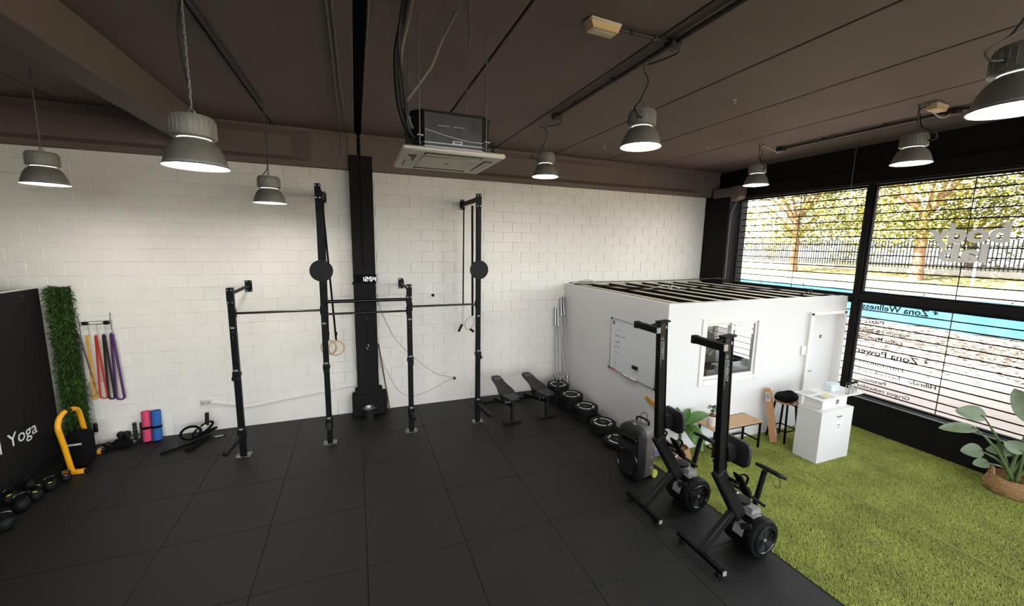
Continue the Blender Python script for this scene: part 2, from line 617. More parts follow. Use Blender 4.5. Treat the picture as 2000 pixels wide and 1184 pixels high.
def block_wall(name, label, xa, xb, skip):
    w = MB().box((xa, D + 0.004, 0), (xb, D + 0.25, ZC + 0.18)).build(name, 'white_paint')
    struct(w, label)
    # smooth plinth course with two casting joints
    edges = [xa] + [x for x in (-4.0, -2.82, -0.4, 2.1, 4.4) if xa + .2 < x < xb - .2] + [xb]
    for x0, x1 in zip(edges[:-1], edges[1:]):
        p = MB().cbox(((x0 + x1) / 2, D + 0.006, 0.1975), (x1 - x0 - 0.003, 0.03, 0.393), 0.003).build('plinth_slab', 'white_paint', w)
    n = 0
    for r in range(20):
        z = 0.397 + (r + 0.5) * BH
        ph = -3.06 + (0 if r % 2 else BW / 2)
        k = math.floor((xa - ph) / BW)
        while True:
            x0 = ph + k * BW; x1 = x0 + BW; k += 1
            if x0 > xb - 0.03: break
            x0 = max(x0, xa); x1 = min(x1, xb)
            if x1 - x0 < 0.04: continue
            if skip((x0 + x1) / 2, z): continue
            o = bpy.data.objects.new('concrete_block', block_mesh(x1 - x0, BH))
            COL.objects.link(o); o.parent = w
            o.location = ((x0 + x1) / 2, D + random.uniform(-0.0015, 0.0015), z)
            o.rotation_euler = (random.uniform(-.004, .004), 0, random.uniform(-.003, .003))
            n += 1
    return w
wall_back_l = block_wall('wall_back_left', 'white painted concrete block wall left of the black column', -5.3, 0.02,
                         lambda x, z: (z < 2.3 and x < -4.35) or x < -4.95)
wall_back_r = block_wall('wall_back_right', 'white painted concrete block wall right of the black column', 0.26, 7.985,
                         lambda x, z: z < 2.2 and x > 4.4)
# stray left wall and rear closing walls of the hall (out of the picture)
struct(MB().box((-7.7, -5.2, 0), (-7.5, 7.9, 5.0)).build('wall_left', 'black_paint'), 'plain wall closing the hall on the left')
rw_ = MB().box((-7.5, -5.2, 0), (-3.55, -5.0, ZC + 0.18)).box((-3.55, -5.2, 0), (8.4, -5.0, 0.4)).box((-3.55, -5.2, 4.8), (8.4, -5.0, ZC + 0.18))
for x_ in (0.1, 3.9, 8.2):
    rw_.box((x_ - 0.15, -5.2, 0.4), (x_ + 0.15, -5.0, 4.8))
struct(rw_.build('wall_rear', 'black_paint', smooth=0), 'black wall behind the viewer with three added daylight openings')
for k_, (xa_, xb_) in enumerate(((-3.55, -0.05), (0.25, 3.75), (4.05, 8.05))):  # added unseen windows, bring frontal daylight onto the back wall
    fr_ = MB()
    for p_, q_ in (((xa_, 0.4), (xa_, 4.8)), ((xb_, 0.4), (xb_, 4.8)), ((xa_, 0.4), (xb_, 0.4)), ((xa_, 4.8), (xb_, 4.8)), (((xa_ + xb_) / 2, 0.4), ((xa_ + xb_) / 2, 4.8))):
        fr_.bar((p_[0], -5.1, p_[1]), (q_[0], -5.1, q_[1]), 0.06, 0.06)
    o_ = struct(fr_.build('window_%d' % (20 + k_), 'black_paint'), 'added unseen window behind the viewer that lights the back wall')
    MB().box((xa_, -5.104, 0.4), (xb_, -5.096, 4.8)).build('pane', 'glass_pane', o_, smooth=0)
struct(MB().box((-40, -40, -0.6), (WX + 0.22, -5.2, -0.06)).build('ground_rear', 'ext_asphalt'), 'unseen dark asphalt outside the added rear windows')  # unseen ground for the added windows, kept dark to limit bounce
struct(MB().box((-7.5, D + 0.004, 0), (-5.3, D + 0.25, ZC + 0.18)).build('wall_back_corner', 'white_plain'), 'plain far left stretch of the back wall')

# ---- ceiling: precast slabs with open joints
ce = struct(MB().box((-7.6, -5.2, ZC + 0.17), (8.7, 7.9, ZC + 0.32)).build('ceiling', 'gap_black'), 'black soffit behind the ceiling slabs')
JX = [-7.26, -6.04, -4.82, -3.6, -2.37, -1.15, 0.10, 1.29, 2.51, 3.73, 4.955, 6.18, 7.40, 8.6]
for a, b in zip(JX[:-1], JX[1:]):
    g0 = 0.055 if a == 0.10 else 0.011
    g1 = 0.055 if b == 0.10 else 0.011
    MB().cbox(((a + g0 + b - g1) / 2, 1.2, ZC + 0.085), (b - a - g0 - g1, 12.8, 0.17), 0.006).build('ceiling_slab', 'ceiling_paint', ce, smooth=0)
# roof edge of the building, casts the shade on the pavement outside
struct(MB().box((-7.7, -5.2, ZC + 0.33), (8.75, 8.0, 6.1)).build('roof', 'ext_render'), 'roof parapet above the hall')

# ---- cross beam at the upper left
struct(MB().cbox((-2.18, 1.1, 4.722), (0.30, 12.4, 0.394), 0.012).build('trim_1', 'ceiling_paint'), 'dark concrete cross beam under the ceiling')

# ---- back beams: flanged profile with solid end blocks
def flange_beam(name, x0, x1, ends, label):
    mb = MB()
    yf, yw, yb = 7.50, 7.585, D + 0.004
    z0 = 4.335
    prof = [(yb, z0), (yf, z0), (yf, z0 + 0.075), (yw, z0 + 0.15), (yw, ZC - 0.12), (yf, ZC - 0.05), (yf, ZC - 0.001), (yb, ZC - 0.001)]
    mb.prism(prof, x0, x1, 'x')
    for a, b, ta, tb_ in ends:       # block from a to b, tapering in over ta / tb
        zb0, zb1 = z0 + 0.001, ZC - 0.002
        vs = [(a - ta, yw, zb0 + .14), (b + tb_, yw, zb0 + .14), (b + tb_, yw, zb1 - .1), (a - ta, yw, zb1 - .1),
              (a, yf - .0015, zb0), (b, yf - .0015, zb0), (b, yf - .0015, zb1), (a, yf - .0015, zb1)]
        mb.add(vs, [(4, 5, 6, 7), (0, 1, 5, 4), (1, 2, 6, 5), (2, 3, 7, 6), (3, 0, 4, 7)])
    return struct(mb.build(name, 'ceiling_paint', smooth=0), label)
flange_beam('trim_2', -6.5, 0.085, [(-0.62, 0.08, 0.28, 0.0)], 'dark flanged concrete beam above the left block wall')
flange_beam('trim_3', 0.135, 8.24, [(0.14, 0.95, 0.0, 0.28), (7.72, 8.235, 0.26, 0.0)], 'dark flanged concrete beam above the right block wall')

# ---- columns
struct(MB().box((0.02, D + 0.02, 0), (0.26, D + 0.25, ZC + 0.18)).build('wall_back_column', 'gap_black'), 'dark wall strip behind the column')
c1 = MB().cbox((0.131, 7.545, 2.29), (0.368, 0.2, 4.55), 0.012)
struct(c1.build('trim_4', 'black_paint'), 'black painted column in the middle of the back wall')
cb = struct(MB().cbox((0.15, 7.52, 0.2), (0.60, 0.24, 0.4), 0.02).build('trim_5', 'black_paint'), 'black concrete foot of the middle column')
MB().cbox((0.14, 7.53, 0.44), (0.47, 0.215, 0.09), 0.012).build('column_collar', 'black_paint', cb)
cc = struct(MB().cbox((8.28, 7.30, 2.14), (0.60, 0.69, 4.30), 0.015).box((7.985, 7.70, 0), (8.9, 7.95, ZC + 0.18)).box((8.3, 6.96, 4.29), (8.58, 7.7, ZC + 0.18)).build('trim_6', 'black_paint'), 'black column in the corner by the windows')
MB().prism([(6.72, 4.52), (6.95, 4.52), (6.95, 4.2), (6.80, 4.24), (6.72, 4.30)], 7.99, 8.22, 'x').build('corbel', 'ceiling_paint', cc, smooth=0)
MB().cbox((8.12, 7.2, 4.40), (0.27, 0.52, 0.22), 0.02).build('corbel_head', 'ceiling_paint', cc)

# ---- window wall on the right
ww = MB()
ww.box((WX, -5.0, 0.0), (WX + 0.22, 6.95, 0.56))            # low wall
ww.box((WX, -5.0, 4.26), (WX + 0.22, 7.0, ZC + 0.15))       # lintel
wr = struct(ww.build('wall_right', 'black_paint', smooth=0), 'black low wall and lintel around the shop windows')
MB().cbox((WX - 0.03, 2.2, 4.40), (0.06, 9.4, 0.24), 0.008).build('lintel_casing', 'black_paint', wr)
MB().cbox((WX + 0.03, 0.98, 0.575), (0.2, 11.9, 0.03), 0.006).build('sill_board', 'black_paint', wr)
MB().cbox((WX - 0.075, 0.98, 0.582), (0.014, 6.98, 0.022), 0.003).build('sill_edge', 'aluminium', wr)
struct(MB().box((WX - 0.004, -2.5, 0.585), (WX + 0.004, 4.4, 0.602)).build('trim_7', 'aluminium', loc=(WX, 0, 0)), 'thin pale metal strip along the window sill')
MUL = [6.93, 4.385, 1.30, -1.85, -4.9]
WN = 0
def window(y0, y1, z0, z1, bars, wires, label, frame='black_paint'):
    """framed pane with security bars; y0<y1"""
    global WN
    WN += 1
    fr = MB(); t = 0.035
    xm = WX + 0.07
    fr.cbox((xm, (y0 + y1) / 2, z0 + t / 2), (0.07, y1 - y0, t), 0.004)
    fr.cbox((xm, (y0 + y1) / 2, z1 - t / 2), (0.07, y1 - y0, t), 0.004)
    fr.cbox((xm, y0 + t / 2, (z0 + z1) / 2), (0.07, t, z1 - z0 - 2 * t), 0.004)
    fr.cbox((xm, y1 - t / 2, (z0 + z1) / 2), (0.07, t, z1 - z0 - 2 * t), 0.004)
    o = struct(fr.build('window_%d' % WN, frame, loc=(xm, (y0 + y1) / 2, z0)), label)
    MB().box((xm - 0.004, y0 + t, z0 + t), (xm + 0.004, y1 - t, z1 - t)).build('pane', 'glass_pane', o, smooth=0)
    bm_ = None
    for k in range(bars):
        z = z0 + (z1 - z0) * (k + 0.65) / bars
        if bm_ is None:
            bm_ = MB().cyl((0, y0 - worldloc(o).y + 0.005, 0), (0, y1 - worldloc(o).y - 0.005, 0), 0.011, 6).mesh('security_bar', 'black_metal')
        b = bpy.data.objects.new('security_bar', bm_); COL.objects.link(b); b.parent = o
        b.location = (0.075, 0, z - z0)
    for y in wires:
        MB().cyl((xm + 0.075, y, z0 + 0.004), (xm + 0.075, y, z1 - 0.004), 0.007, 6).build('upright_wire', 'black_metal', o)
    return o
def mullion(y, z0, z1, w, label):
    global MN
    MN += 1
    struct(MB().cbox((WX + 0.07, y, (z0 + z1) / 2), (0.13, w, z1 - z0), 0.006).build('trim_%d' % MN, 'black_paint'), label)
MN = 7
mullion(4.385, 0.56, 4.27, 0.075, 'black window post beside the office roof')
mullion(1.30, 0.56, 4.27, 0.075, 'black window post nearer the viewer')
mullion(-1.85, 0.56, 4.27, 0.075, 'black window post behind the viewer')
def transom(y0, y1, z0, z1, label):
    global MN
    MN += 1
    struct(MB().cbox((WX + 0.06, (y0 + y1) / 2, (z0 + z1) / 2), (0.16, y1 - y0, z1 - z0), 0.008).build('trim_%d' % MN, 'black_paint'), label)
transom(4.425, 6.94, 2.262, 2.335, 'black transom over the office side window')
transom(1.34, 4.345, 2.275, 2.395, 'thick black transom between upper and lower shop window')
transom(-1.81, 1.26, 2.275, 2.395, 'black transom nearer the viewer')
transom(-4.9, -1.89, 2.275, 2.395, 'black transom behind the viewer')
win_ul = window(4.425, 6.93, 2.337, 4.25, 14, [5.63], 'upper shop window beside the corner column with dark bars')
win_ur = window(1.34, 4.345, 2.397, 4.25, 13, [3.17], 'upper shop window with the big mirrored lettering')
win_ll = window(4.425, 6.93, 0.592, 2.26, 12, [5.63], 'lower shop window inside the white office')
win_lr = window(1.34, 4.345, 0.592, 2.273, 13, [3.17], 'lower shop window with mirrored class names')
window(-1.81, 1.26, 2.397, 4.25, 13, [], 'upper shop window nearer the viewer')
window(-1.81, 1.26, 0.592, 2.273, 13, [], 'lower shop window nearer the viewer')
window(-4.9, -1.89, 2.397, 4.25, 0, [], 'upper shop window behind the viewer')
window(-4.9, -1.89, 0.592, 2.273, 0, [], 'lower shop window behind the viewer')

# lettering stuck on the glass, read from the street (mirrored inside)
def wtext(body, y0, y1, z, size, par, m, off=0.0):
    # seen from inside it is mirrored: it starts at the right (small y) and runs to the left (large y)
    M = basis((WX + 0.063, y0, z), (0, 1, 0), (0, 0, 1))
    o = text_mesh(body, size, M, 'lettering', m, par, 0.0004, False, 'LEFT', 1.0, off)
    xs = [v.co.y for v in o.data.vertices]
    k = (y1 - y0) / (max(xs) - min(xs)); x0 = min(xs); tgt = y0 - worldloc(par).y
    for v in o.data.vertices:
        v.co.y = tgt + (v.co.y - x0) * k
    return o
wtext('body', 2.717, 3.547, 3.285, 0.38, win_ur, 'frosted_vinyl', 0.014)
wtext('lab', 2.897, 3.413, 3.0, 0.36, win_ur, 'frosted_vinyl', 0.014)
for body_, y0_, y1_, z_, sz_ in (('* Zona Wellness', 3.30, 4.30, 2.13, 0.14), ('Pilates', 3.95, 4.30, 1.89, 0.085), ('Reformer & Sculpt', 3.60, 4.30, 1.745, 0.085),
        ('Pilates Maternity', 3.67, 4.30, 1.61, 0.085), ('* Zona Power', 3.31, 4.30, 1.347, 0.135), ('Entrenamiento', 3.60, 4.30, 1.165, 0.085),
        ('H\u00edbrido - fuerza & cardio', 3.18, 4.30, 1.015, 0.085), ('Personalizado', 3.80, 4.30, 0.865, 0.085), ('Grupos reducidos', 3.466, 4.20, 0.73, 0.085)):
    wtext(body_, y0_, y1_, z_, sz_, win_lr, 'window_ink', 0.003 if sz_ > 0.1 else 0.0012)

# ---- white office box
T = 0.10
def wall_with_holes(name, m, x0, x1, z0, z1, y0, y1, holes, label):
    """front wall in the xz plane with rectangular holes, built of filled rectangles"""
    xs = sorted({x0, x1} | {h[0] for h in holes} | {h[1] for h in holes})
    zs = sorted({z0, z1} | {h[2] for h in holes} | {h[3] for h in holes})
    mb = MB()
    for a, b in zip(xs[:-1], xs[1:]):
        for c, d in zip(zs[:-1], zs[1:]):
            xm, zm = (a + b) / 2, (c + d) / 2
            if any(h[0] < xm < h[1] and h[2] < zm < h[3] for h in holes): continue
            mb.box((a, y0, c), (b, y1, d))
    o = mb.build(name, m, smooth=0)
    return struct(o, label)
WIN = (4.93, 6.02, 1.10, 1.99)
DOOR = (7.30, 8.13, 0.0, 2.02)
wof = wall_with_holes('wall_office_front', 'office_white', XOFF, WX - 0.01, 0, HOFF, YOFF, YOFF + T, [WIN, DOOR], 'white office wall with the small window and door')
struct(MB().box((XOFF, YOFF + T, 0), (XOFF + T, D - 0.012, HOFF)).build('wall_office_left', 'office_white', smooth=0), 'white office wall carrying the whiteboard')
struct(MB().box((XOFF + T, YOFF + T, 0.0), (WX, D, 0.012)).build('floor_office', 'wood_light'), 'pale floor inside the office')
# ceiling board and joists
oc = struct(MB().box((XOFF + T, YOFF + T, HOFF - 0.16), (WX - 0.01, D - 0.012, HOFF - 0.13)).build('ceiling_office', 'gap_black'), 'black board between the office roof joists')
nj = 9
for k in range(nj):
    x = 4.40 + k * 0.455
    MB().cbox((x, (YOFF + D) / 2 + 0.04, HOFF - 0.066), (0.085, D - YOFF - 0.13, 0.12), 0.004).build('roof_joist', 'black_paint', oc)
    MB().cbox((x, (YOFF + D) / 2 + 0.04, HOFF - 0.002), (0.10, D - YOFF - 0.13, 0.008), 0.001).build('joist_cap', 'wood_light', oc)
MB().cbox(((XOFF + WX) / 2, D - 0.05, HOFF - 0.05), (WX - XOFF - .02, 0.06, 0.09), 0.004).build('roof_batten', 'wood_light', oc)
# office window
wo = MB()
a, b, c, d = WIN
for (q0, q1) in (((a - 0.095, YOFF - 0.018, c - 0.085), (a, YOFF + 0.0, d + 0.085)), ((b, YOFF - 0.018, c - 0.085), (b + 0.095, YOFF, d + 0.085)),
                 ((a, YOFF - 0.018, c - 0.085), (b, YOFF, c)), ((a, YOFF - 0.018, d), (b, YOFF, d + 0.085))):
    cx = [(q0[i] + q1[i]) / 2 for i in range(3)]; sz = [q1[i] - q0[i] for i in range(3)]
    wo.cbox(cx, sz, 0.005)
wof_win = struct(wo.build('window_9', 'trim_white'), 'white casing of the small office window')
wi = MB(); f = 0.045
for x0, x1, yy in ((a, (a + b) / 2 + .02, YOFF + 0.045), ((a + b) / 2 - .02, b, YOFF + 0.02)):
    xm = (x0 + x1) / 2
    s_ = MB()
    s_.cbox((x0 + f / 2, yy, (c + d) / 2), (f, 0.024, d - c), 0.003); s_.cbox((x1 - f / 2, yy, (c + d) / 2), (f, 0.024, d - c), 0.003)
    s_.cbox((xm, yy, c + f / 2), (x1 - x0 - 2 * f, 0.024, f), 0.003); s_.cbox((xm, yy, d - f / 2), (x1 - x0 - 2 * f, 0.024, f), 0.003)
    so = s_.build('sash', 'trim_white', wof_win)
    MB().box((x0 + f, yy - 0.003, c + f), (x1 - f, yy + 0.003, d - f)).build('pane', 'glass_pane', so, smooth=0)
# office door
dr = MB()
a, b, c, d = DOOR
dr.cbox((a - 0.03, YOFF + 0.03, d / 2 + .02), (0.075, 0.16, d + 0.04), 0.004)
dr.cbox((b + 0.03, YOFF + 0.03, d / 2 + .02), (0.075, 0.16, d + 0.04), 0.004)
dr.cbox(((a + b) / 2, YOFF + 0.03, d + 0.03), (b - a + 0.13, 0.16, 0.065), 0.004)
do = struct(dr.build('door_1', 'trim_white'), 'white office door in a white frame')
MB().cbox(((a + b) / 2, YOFF + 0.085, d / 2 + 0.005), (b - a - 0.012, 0.04, d - 0.02), 0.003).build('door_leaf', 'office_white', do)
hd = MB(); hd.cyl((7.40, YOFF + 0.066, 0.99), (7.40, YOFF + 0.02, 0.99), 0.011, 10).bar((7.40, YOFF + 0.02, 0.99), (7.52, YOFF + 0.02, 0.995), 0.012, 0.016)
hd.cbox((7.40, YOFF + 0.062, 0.985), (0.035, 0.01, 0.05), 0.003).cbox((7.395, YOFF + 0.062, 0.905), (0.03, 0.01, 0.035), 0.003)
hd.build('door_handle', 'chrome', do)
lg = MB().cyl((7.72, YOFF + 0.066, 1.60), (7.72, YOFF + 0.062, 1.60), 0.032, 20)
lgo = lg.build('emblem', 'dark_ink', do)
text_mesh('w', 0.05, basis((7.72, YOFF + 0.061, 1.588), (1, 0, 0), (0, 0, 1)), 'emblem_mark', 'white_ink', lgo, 0.0003, False, 'CENTER', 1, 0.0)

# ================================================================== OBJECTS
# ---- high-bay lamps
def make_lamp():
    t = thing('pendant_lamp', 'x', 'lamp')
    # origin: centre of the rim; everything above it
    MB().lathe([(0.200, 0.0), (0.203, 0.004), (0.200, 0.009), (0.192, 0.012), (0.184, 0.05), (0.168, 0.10), (0.143, 0.148), (0.112, 0.18), (0.092, 0.195)], n=40).build('reflector', 'lamp_aluminium', t, local=True)
    MB().lathe([(0.197, 0.004), (0.180, 0.05), (0.164, 0.10), (0.139, 0.145), (0.09, 0.178), (0.001, 0.182)], n=32).build('reflector_lining', 'lamp_inner', t, local=True)
    gl = MB().lathe([(0.001, 0.02), (0.06, 0.022), (0.12, 0.027), (0.168, 0.035), (0.176, 0.045)], n=32).build('lamp_glass', 'lamp_glow', t, local=True)
    cap = MB()
    cap.lathe([(0.10, 0.195), (0.128, 0.198), (0.138, 0.204), (0.136, 0.215), (0.132, 0.30), (0.127, 0.335), (0.115, 0.347), (0.03, 0.352), (0.001, 0.352)], n=40)
    co = cap.build('gear_housing', 'lamp_cap', t, local=True)
    MB().lathe([(0.09, 0.186), (0.098, 0.190), (0.098, 0.194), (0.09, 0.1955)], n=32).build('neck_spill_ring', 'neck_glow', t, local=True)  # glowing ring stands in for light spilling out under the gear housing
    ribs = MB()
    for k in range(26):
        a = 2 * PI * k / 26
        ribs.cbox((0.1345 * math.cos(a), 0.1345 * math.sin(a), 0.268), (0.006, 0.006, 0.10), 0.0015, RZ(a))
    ribs.build('cooling_ribs', 'lamp_cap', co, local=True)['kind'] = 'stuff'
    hk = MB().tube([(0.022 * math.cos(a * PI / 8), 0, 0.374 + 0.022 * math.sin(a * PI / 8)) for a in range(16)], 0.004, 6, closed=True)
    hk.build('eye_ring', 'steel', t, local=True)
    MB().cyl((0.05, 0.13, 0.25), (0.06, 0.155, 0.25), 0.012, 8).build('cable_gland', 'pvc_dark', t, local=True)
    return t
def link_chain(mb, p, q, w=0.009, r=0.0022, pitch=0.034):
    p = Vector(p); q = Vector(q); L = (q - p).length; n = max(2, int(L / pitch)); d = (q - p).normalized()
    a, b, _ = frame_from(d)
    for i in range(n):
        c = p + d * (i + 0.5) * L / n; s = a if i % 2 else b; h = L / n * 0.62
        mb.tube([c + d * h, c + s * w * .8 + d * h * .5, c + s * w * .8 - d * h * .5, c - d * h, c - s * w * .8 - d * h * .5, c - s * w * .8 + d * h * .5], r, 4, closed=True)
lamp0 = make_lamp()
LAMPS = [  # x, y, rim z, label, cord kind
    (-3.20, 6.20, 3.705, 'grey high-bay lamp at the far left above the resistance bands', 'rod', 0.2),
    (-1.04, 3.61, 3.640, 'large grey high-bay lamp hanging in front of the left cross beam', 'chain', 0.0),
    (-1.05, 6.36, 3.628, 'grey high-bay lamp hanging in front of the wall left of the tall rig post', 'rod', 0.4),
    (2.75, 5.75, 4.165, 'small grey high-bay lamp right of the air conditioner', 'chain', 1.1),
    (2.73, 3.50, 4.130, 'grey high-bay lamp hanging in the middle of the right ceiling', 'chain', 1.9),
    (6.58, 5.23, 4.235, 'small grey high-bay lamp in the corner above the left shop window', 'short', 2.4),
    (6.55, 3.09, 4.225, 'grey high-bay lamp hanging in front of the right shop window', 'short', 2.6),
    (3.60, 1.25, 3.955, 'large dark high-bay lamp cut off by the right picture edge', 'chain', 0.9),
    (-1.04, -1.2, 3.64, 'added unseen grey high-bay lamp behind the viewer on the left', 'chain', 0.9),  # added out of view to help light the back wall
    (2.73, -1.2, 4.13, 'added unseen grey high-bay lamp behind the viewer on the right', 'chain', 0.9),  # likewise added out of view for the back wall light
]
for i, (x, y, z, lab, kind, az) in enumerate(LAMPS):
    if i == 0:
        L = lamp0; L['label'] = lab; L['group'] = 'high-bay lamps hanging from the ceiling'
    else:
        L = copy_tree(lamp0); L['label'] = lab
    L.location = (x, y, z); L.rotation_euler = (0, 0, az + 0.9)
    # suspension and cord belong to this lamp
    zt = ZC - z
    inv = RZ(-(az + 0.9))
    s_ = MB()
    if kind == 'rod':
        s_.cyl((0, 0, 0.395), (0, 0, zt), 0.006, 6)
    else:
        s_.cyl((0, 0, zt - 0.012), (0, 0, zt), 0.02, 10)
        s_.tube([(0, 0, zt - 0.01), (0.004, 0.004, zt * 0.6 + 0.16), (0, 0, 0.39)], 0.0028, 4)
        link_chain(s_, (0, 0, 0.39), (0, 0, zt - 0.01))
    s_.build('suspension', 'zinc' if kind != 'rod' else 'cable_gray', L, local=True)
    cd = MB()
    ex = 0.06 if kind == 'short' else 0.03
    pts = [(0.06, 0.155, 0.25), (0.11, 0.19, 0.26), (0.13, 0.15, 0.33), (0.05, 0.05, 0.43), (-ex, 0.02, 0.5 * (0.43 + zt)), (0.015, 0.01, zt - 0.06), (0.05, 0.10, zt - 0.02)]
    if kind == 'rod':
        pts = [(0.06, 0.155, 0.25), (0.10, 0.20, 0.25), (0.13, 0.19, 0.31), (0.06, 0.09, 0.39), (0.012, 0.012, 0.47), (0.010, 0.010, 0.7), (0.010, 0.01, zt)]
    cd.tube(pts, 0.0055, 6, sm=6)
    cd.build('cord', 'cable_black' if kind != 'rod' else 'cable_gray', L, local=True)

# ---- ceiling conduits, boxes, small fittings
def conduit(name, pts, r, label, m='pvc_dark', sm=0, cat='conduit'):
    mb = MB().tube(pts, r, 8, sm=sm)
    P0 = Vector(pts[0])
    return tag(mb.build(name, m, loc=P0), label, cat)
c_mid = conduit('ceiling_conduit', [(2.645, -4.5, ZC - 0.03), (2.645, 5.22, ZC - 0.03)], 0.022, 'dark cable conduit running along the ceiling to the small lamp')
for y in (5.22, 3.035):
    MB().cbox((2.645, y, ZC - 0.04), (0.11, 0.11, 0.07), 0.01).build('junction_box', 'pvc_dark', c_mid)
MB().tube([(2.70, 3.03, ZC - 0.04), (2.76, 3.10, ZC - 0.06), (2.74, 3.3, ZC - 0.05), (2.735, 3.48, ZC - 0.02)], 0.008, 6, sm=5).build('cable_tail', 'pvc_dark', c_mid)
MB().tube([(2.70, 5.24, ZC - 0.04), (2.78, 5.34, ZC - 0.07), (2.76, 5.6, ZC - 0.05), (2.752, 5.73, ZC - 0.02)], 0.008, 6, sm=5).build('cable_tail', 'pvc_dark', c_mid)
for y in (1.2, 2.2, 3.9, 4.7):
    MB().cbox((2.645, y, ZC - 0.022), (0.06, 0.025, 0.052), 0.004).build('conduit_clip', 'pvc_dark', c_mid)
c_spur = conduit('ceiling_conduit', [(2.59, 3.04, ZC - 0.02), (2.08, 3.045, ZC - 0.02)], 0.013, 'short dark conduit feeding the yellowed emergency light')
for x in (2.45, 2.22):
    MB().cbox((x, 3.043, ZC - 0.016), (0.03, 0.045, 0.038), 0.004).build('conduit_clip', 'pvc_dark', c_spur)
c_right = conduit('ceiling_conduit', [(7.08, -4.5, ZC - 0.03), (7.08, 5.2, ZC - 0.03)], 0.02, 'dark cable conduit along the ceiling above the shop windows')
for y in (5.2, 2.99):
    MB().cbox((7.08, y, ZC - 0.04), (0.11, 0.13, 0.07), 0.01).build('junction_box', 'pvc_dark', c_right)
MB().tube([(7.06, 5.2, ZC - 0.05), (6.95, 5.15, ZC - 0.12), (6.75, 5.2, ZC - 0.05), (6.6, 5.23, ZC - 0.015)], 0.007, 6, sm=6).build('cable_tail', 'cable_white', c_right)
MB().tube([(7.06, 2.99, ZC - 0.05), (6.92, 3.02, ZC - 0.12), (6.72, 3.05, ZC - 0.06), (6.57, 3.09, ZC - 0.015)], 0.007, 6, sm=6).build('cable_tail', 'cable_white', c_right)
for y in (1.0, 2.0, 3.7, 4.5):
    MB().cbox((7.08, y, ZC - 0.02), (0.055, 0.025, 0.05), 0.004).build('conduit_clip', 'pvc_dark', c_right)
conduit('ceiling_conduit', [(-1.1, -4.5, ZC - 0.022), (-1.1, 4.0, ZC - 0.022), (-1.075, 6.28, ZC - 0.022)], 0.022, 'dark conduit on the left ceiling leading to the hanging lamp', 'pvc_dark')
conduit('hanging_cable', [(-0.10, -2.0, ZC - 0.012), (-0.10, 5.2, ZC - 0.012), (-0.07, 6.4, ZC - 0.03), (-0.06, 7.35, ZC - 0.03), (-0.055, 7.488, ZC - 0.1), (-0.055, 7.488, 4.40)], 0.0085, 'left of two grey cables bending down the beam left of the column', 'cable_gray', 0, 'cable')
conduit('hanging_cable', [(-0.14, -2.0, ZC - 0.012), (-0.14, 3.9, ZC - 0.012), (-0.15, 6.4, ZC - 0.03), (-0.155, 7.35, ZC - 0.03), (-0.16, 7.488, ZC - 0.1), (-0.16, 7.488, 4.52)], 0.0085, 'shorter grey cable beside the longer one left of the column', 'cable_gray', 0, 'cable')
conduit('hanging_cable', [(0.16, -2.0, ZC - 0.012), (0.16, 6.9, ZC - 0.012)], 0.008, 'thin grey cable beside the wide ceiling slot', 'cable_gray', 0, 'cable')
conduit('column_conduit', [(0.125, 7.49, ZC - 0.02), (0.125, 7.47, 4.58), (0.125, 7.434, 4.5), (0.125, 7.434, 2.66)], 0.012, 'black conduit running down the column to the clock', 'black_paint', 0)
conduit('beam_cable', [(-5.2, 7.485, 4.908), (-3.67, 7.485, 4.90), (-2.7, 7.487, 4.89), (-1.0, 7.489, 4.875), (0.3, 7.489, 4.862), (1.2, 7.488, 4.86)], 0.008, 'thin grey cable clipped along the top of the back beam', 'cable_gray', 4, 'cable')

def emergency_light(x, y, rz, label, m):
    t = thing('emergency_light', label, 'light', (x, y, ZC), rz=rz)
    MB().cbox((0, 0, -0.012), (0.30, 0.125, 0.024), 0.008).build('back_box', 'cream_plastic', t, local=True)
    MB().prism([(-0.145, -0.024), (0.145, -0.024), (0.12, -0.075), (-0.12, -0.075)], -0.052, 0.052, 'y').build('diffuser', m, t, local=True, smooth=0)
    MB().cbox((0, 0, -0.077), (0.19, 0.035, 0.006), 0.002).build('lens', 'cream_plastic', t, local=True)
    return t
emergency_light(1.93, 3.045, 0.05, 'yellowed emergency light on the ceiling at the picture top', 'amber_plastic')
emergency_light(6.70, 2.99, 0.05, 'yellowed emergency light beside the lamp near the window', 'amber_plastic')
def ceiling_hook(x, y, label):
    t = MB().cyl((x, y, ZC), (x, y, ZC - 0.012), 0.022, 12).tube([(x, y, ZC - .01), (x, y, ZC - 0.035), (x + .015, y, ZC - 0.05), (x + .022, y, ZC - 0.035)], 0.005, 6, sm=3)
    tag(t.build('ceiling_hook', 'pvc_white', loc=(x, y, ZC)), label, 'hook', 'ceiling hooks')
ceiling_hook(4.35, 3.85, 'white hook in the ceiling right of the middle hanging lamp')
ceiling_hook(4.24, 6.45, 'white hook in the ceiling near the back beam between two lamps')
ceiling_hook(5.95, 5.75, 'white hook in the ceiling left of the corner lamp')

# thin rod hanging down in front of the lintel
tag(MB().cyl((WX - 0.12, 4.62, ZC), (WX - 0.12, 4.62, 4.22), 0.007, 6).build('hanging_rod', 'cable_gray', loc=(WX - 0.12, 4.62, ZC)), 'thin grey rod hanging in front of the window lintel', 'rod')
# white cable with box down the corner column
cc_ = tag(MB().tube([(8.16, 6.93, 4.26), (8.14, 6.92, 4.15), (8.03, 6.925, 3.9), (8.02, 6.93, 3.2), (8.02, 6.93, 2.55), (8.0, 6.93, 2.44), (7.97, 7.1, 2.42)], 0.012, 6, sm=5).build('wall_cable', 'cable_gray', loc=(8.16, 6.93, 4.26)), 'grey cable running down the black corner column', 'cable')
MB().cbox((8.19, 6.92, 4.31), (0.08, 0.06, 0.10), 0.01).build('cable_box', 'cable_gray', cc_)

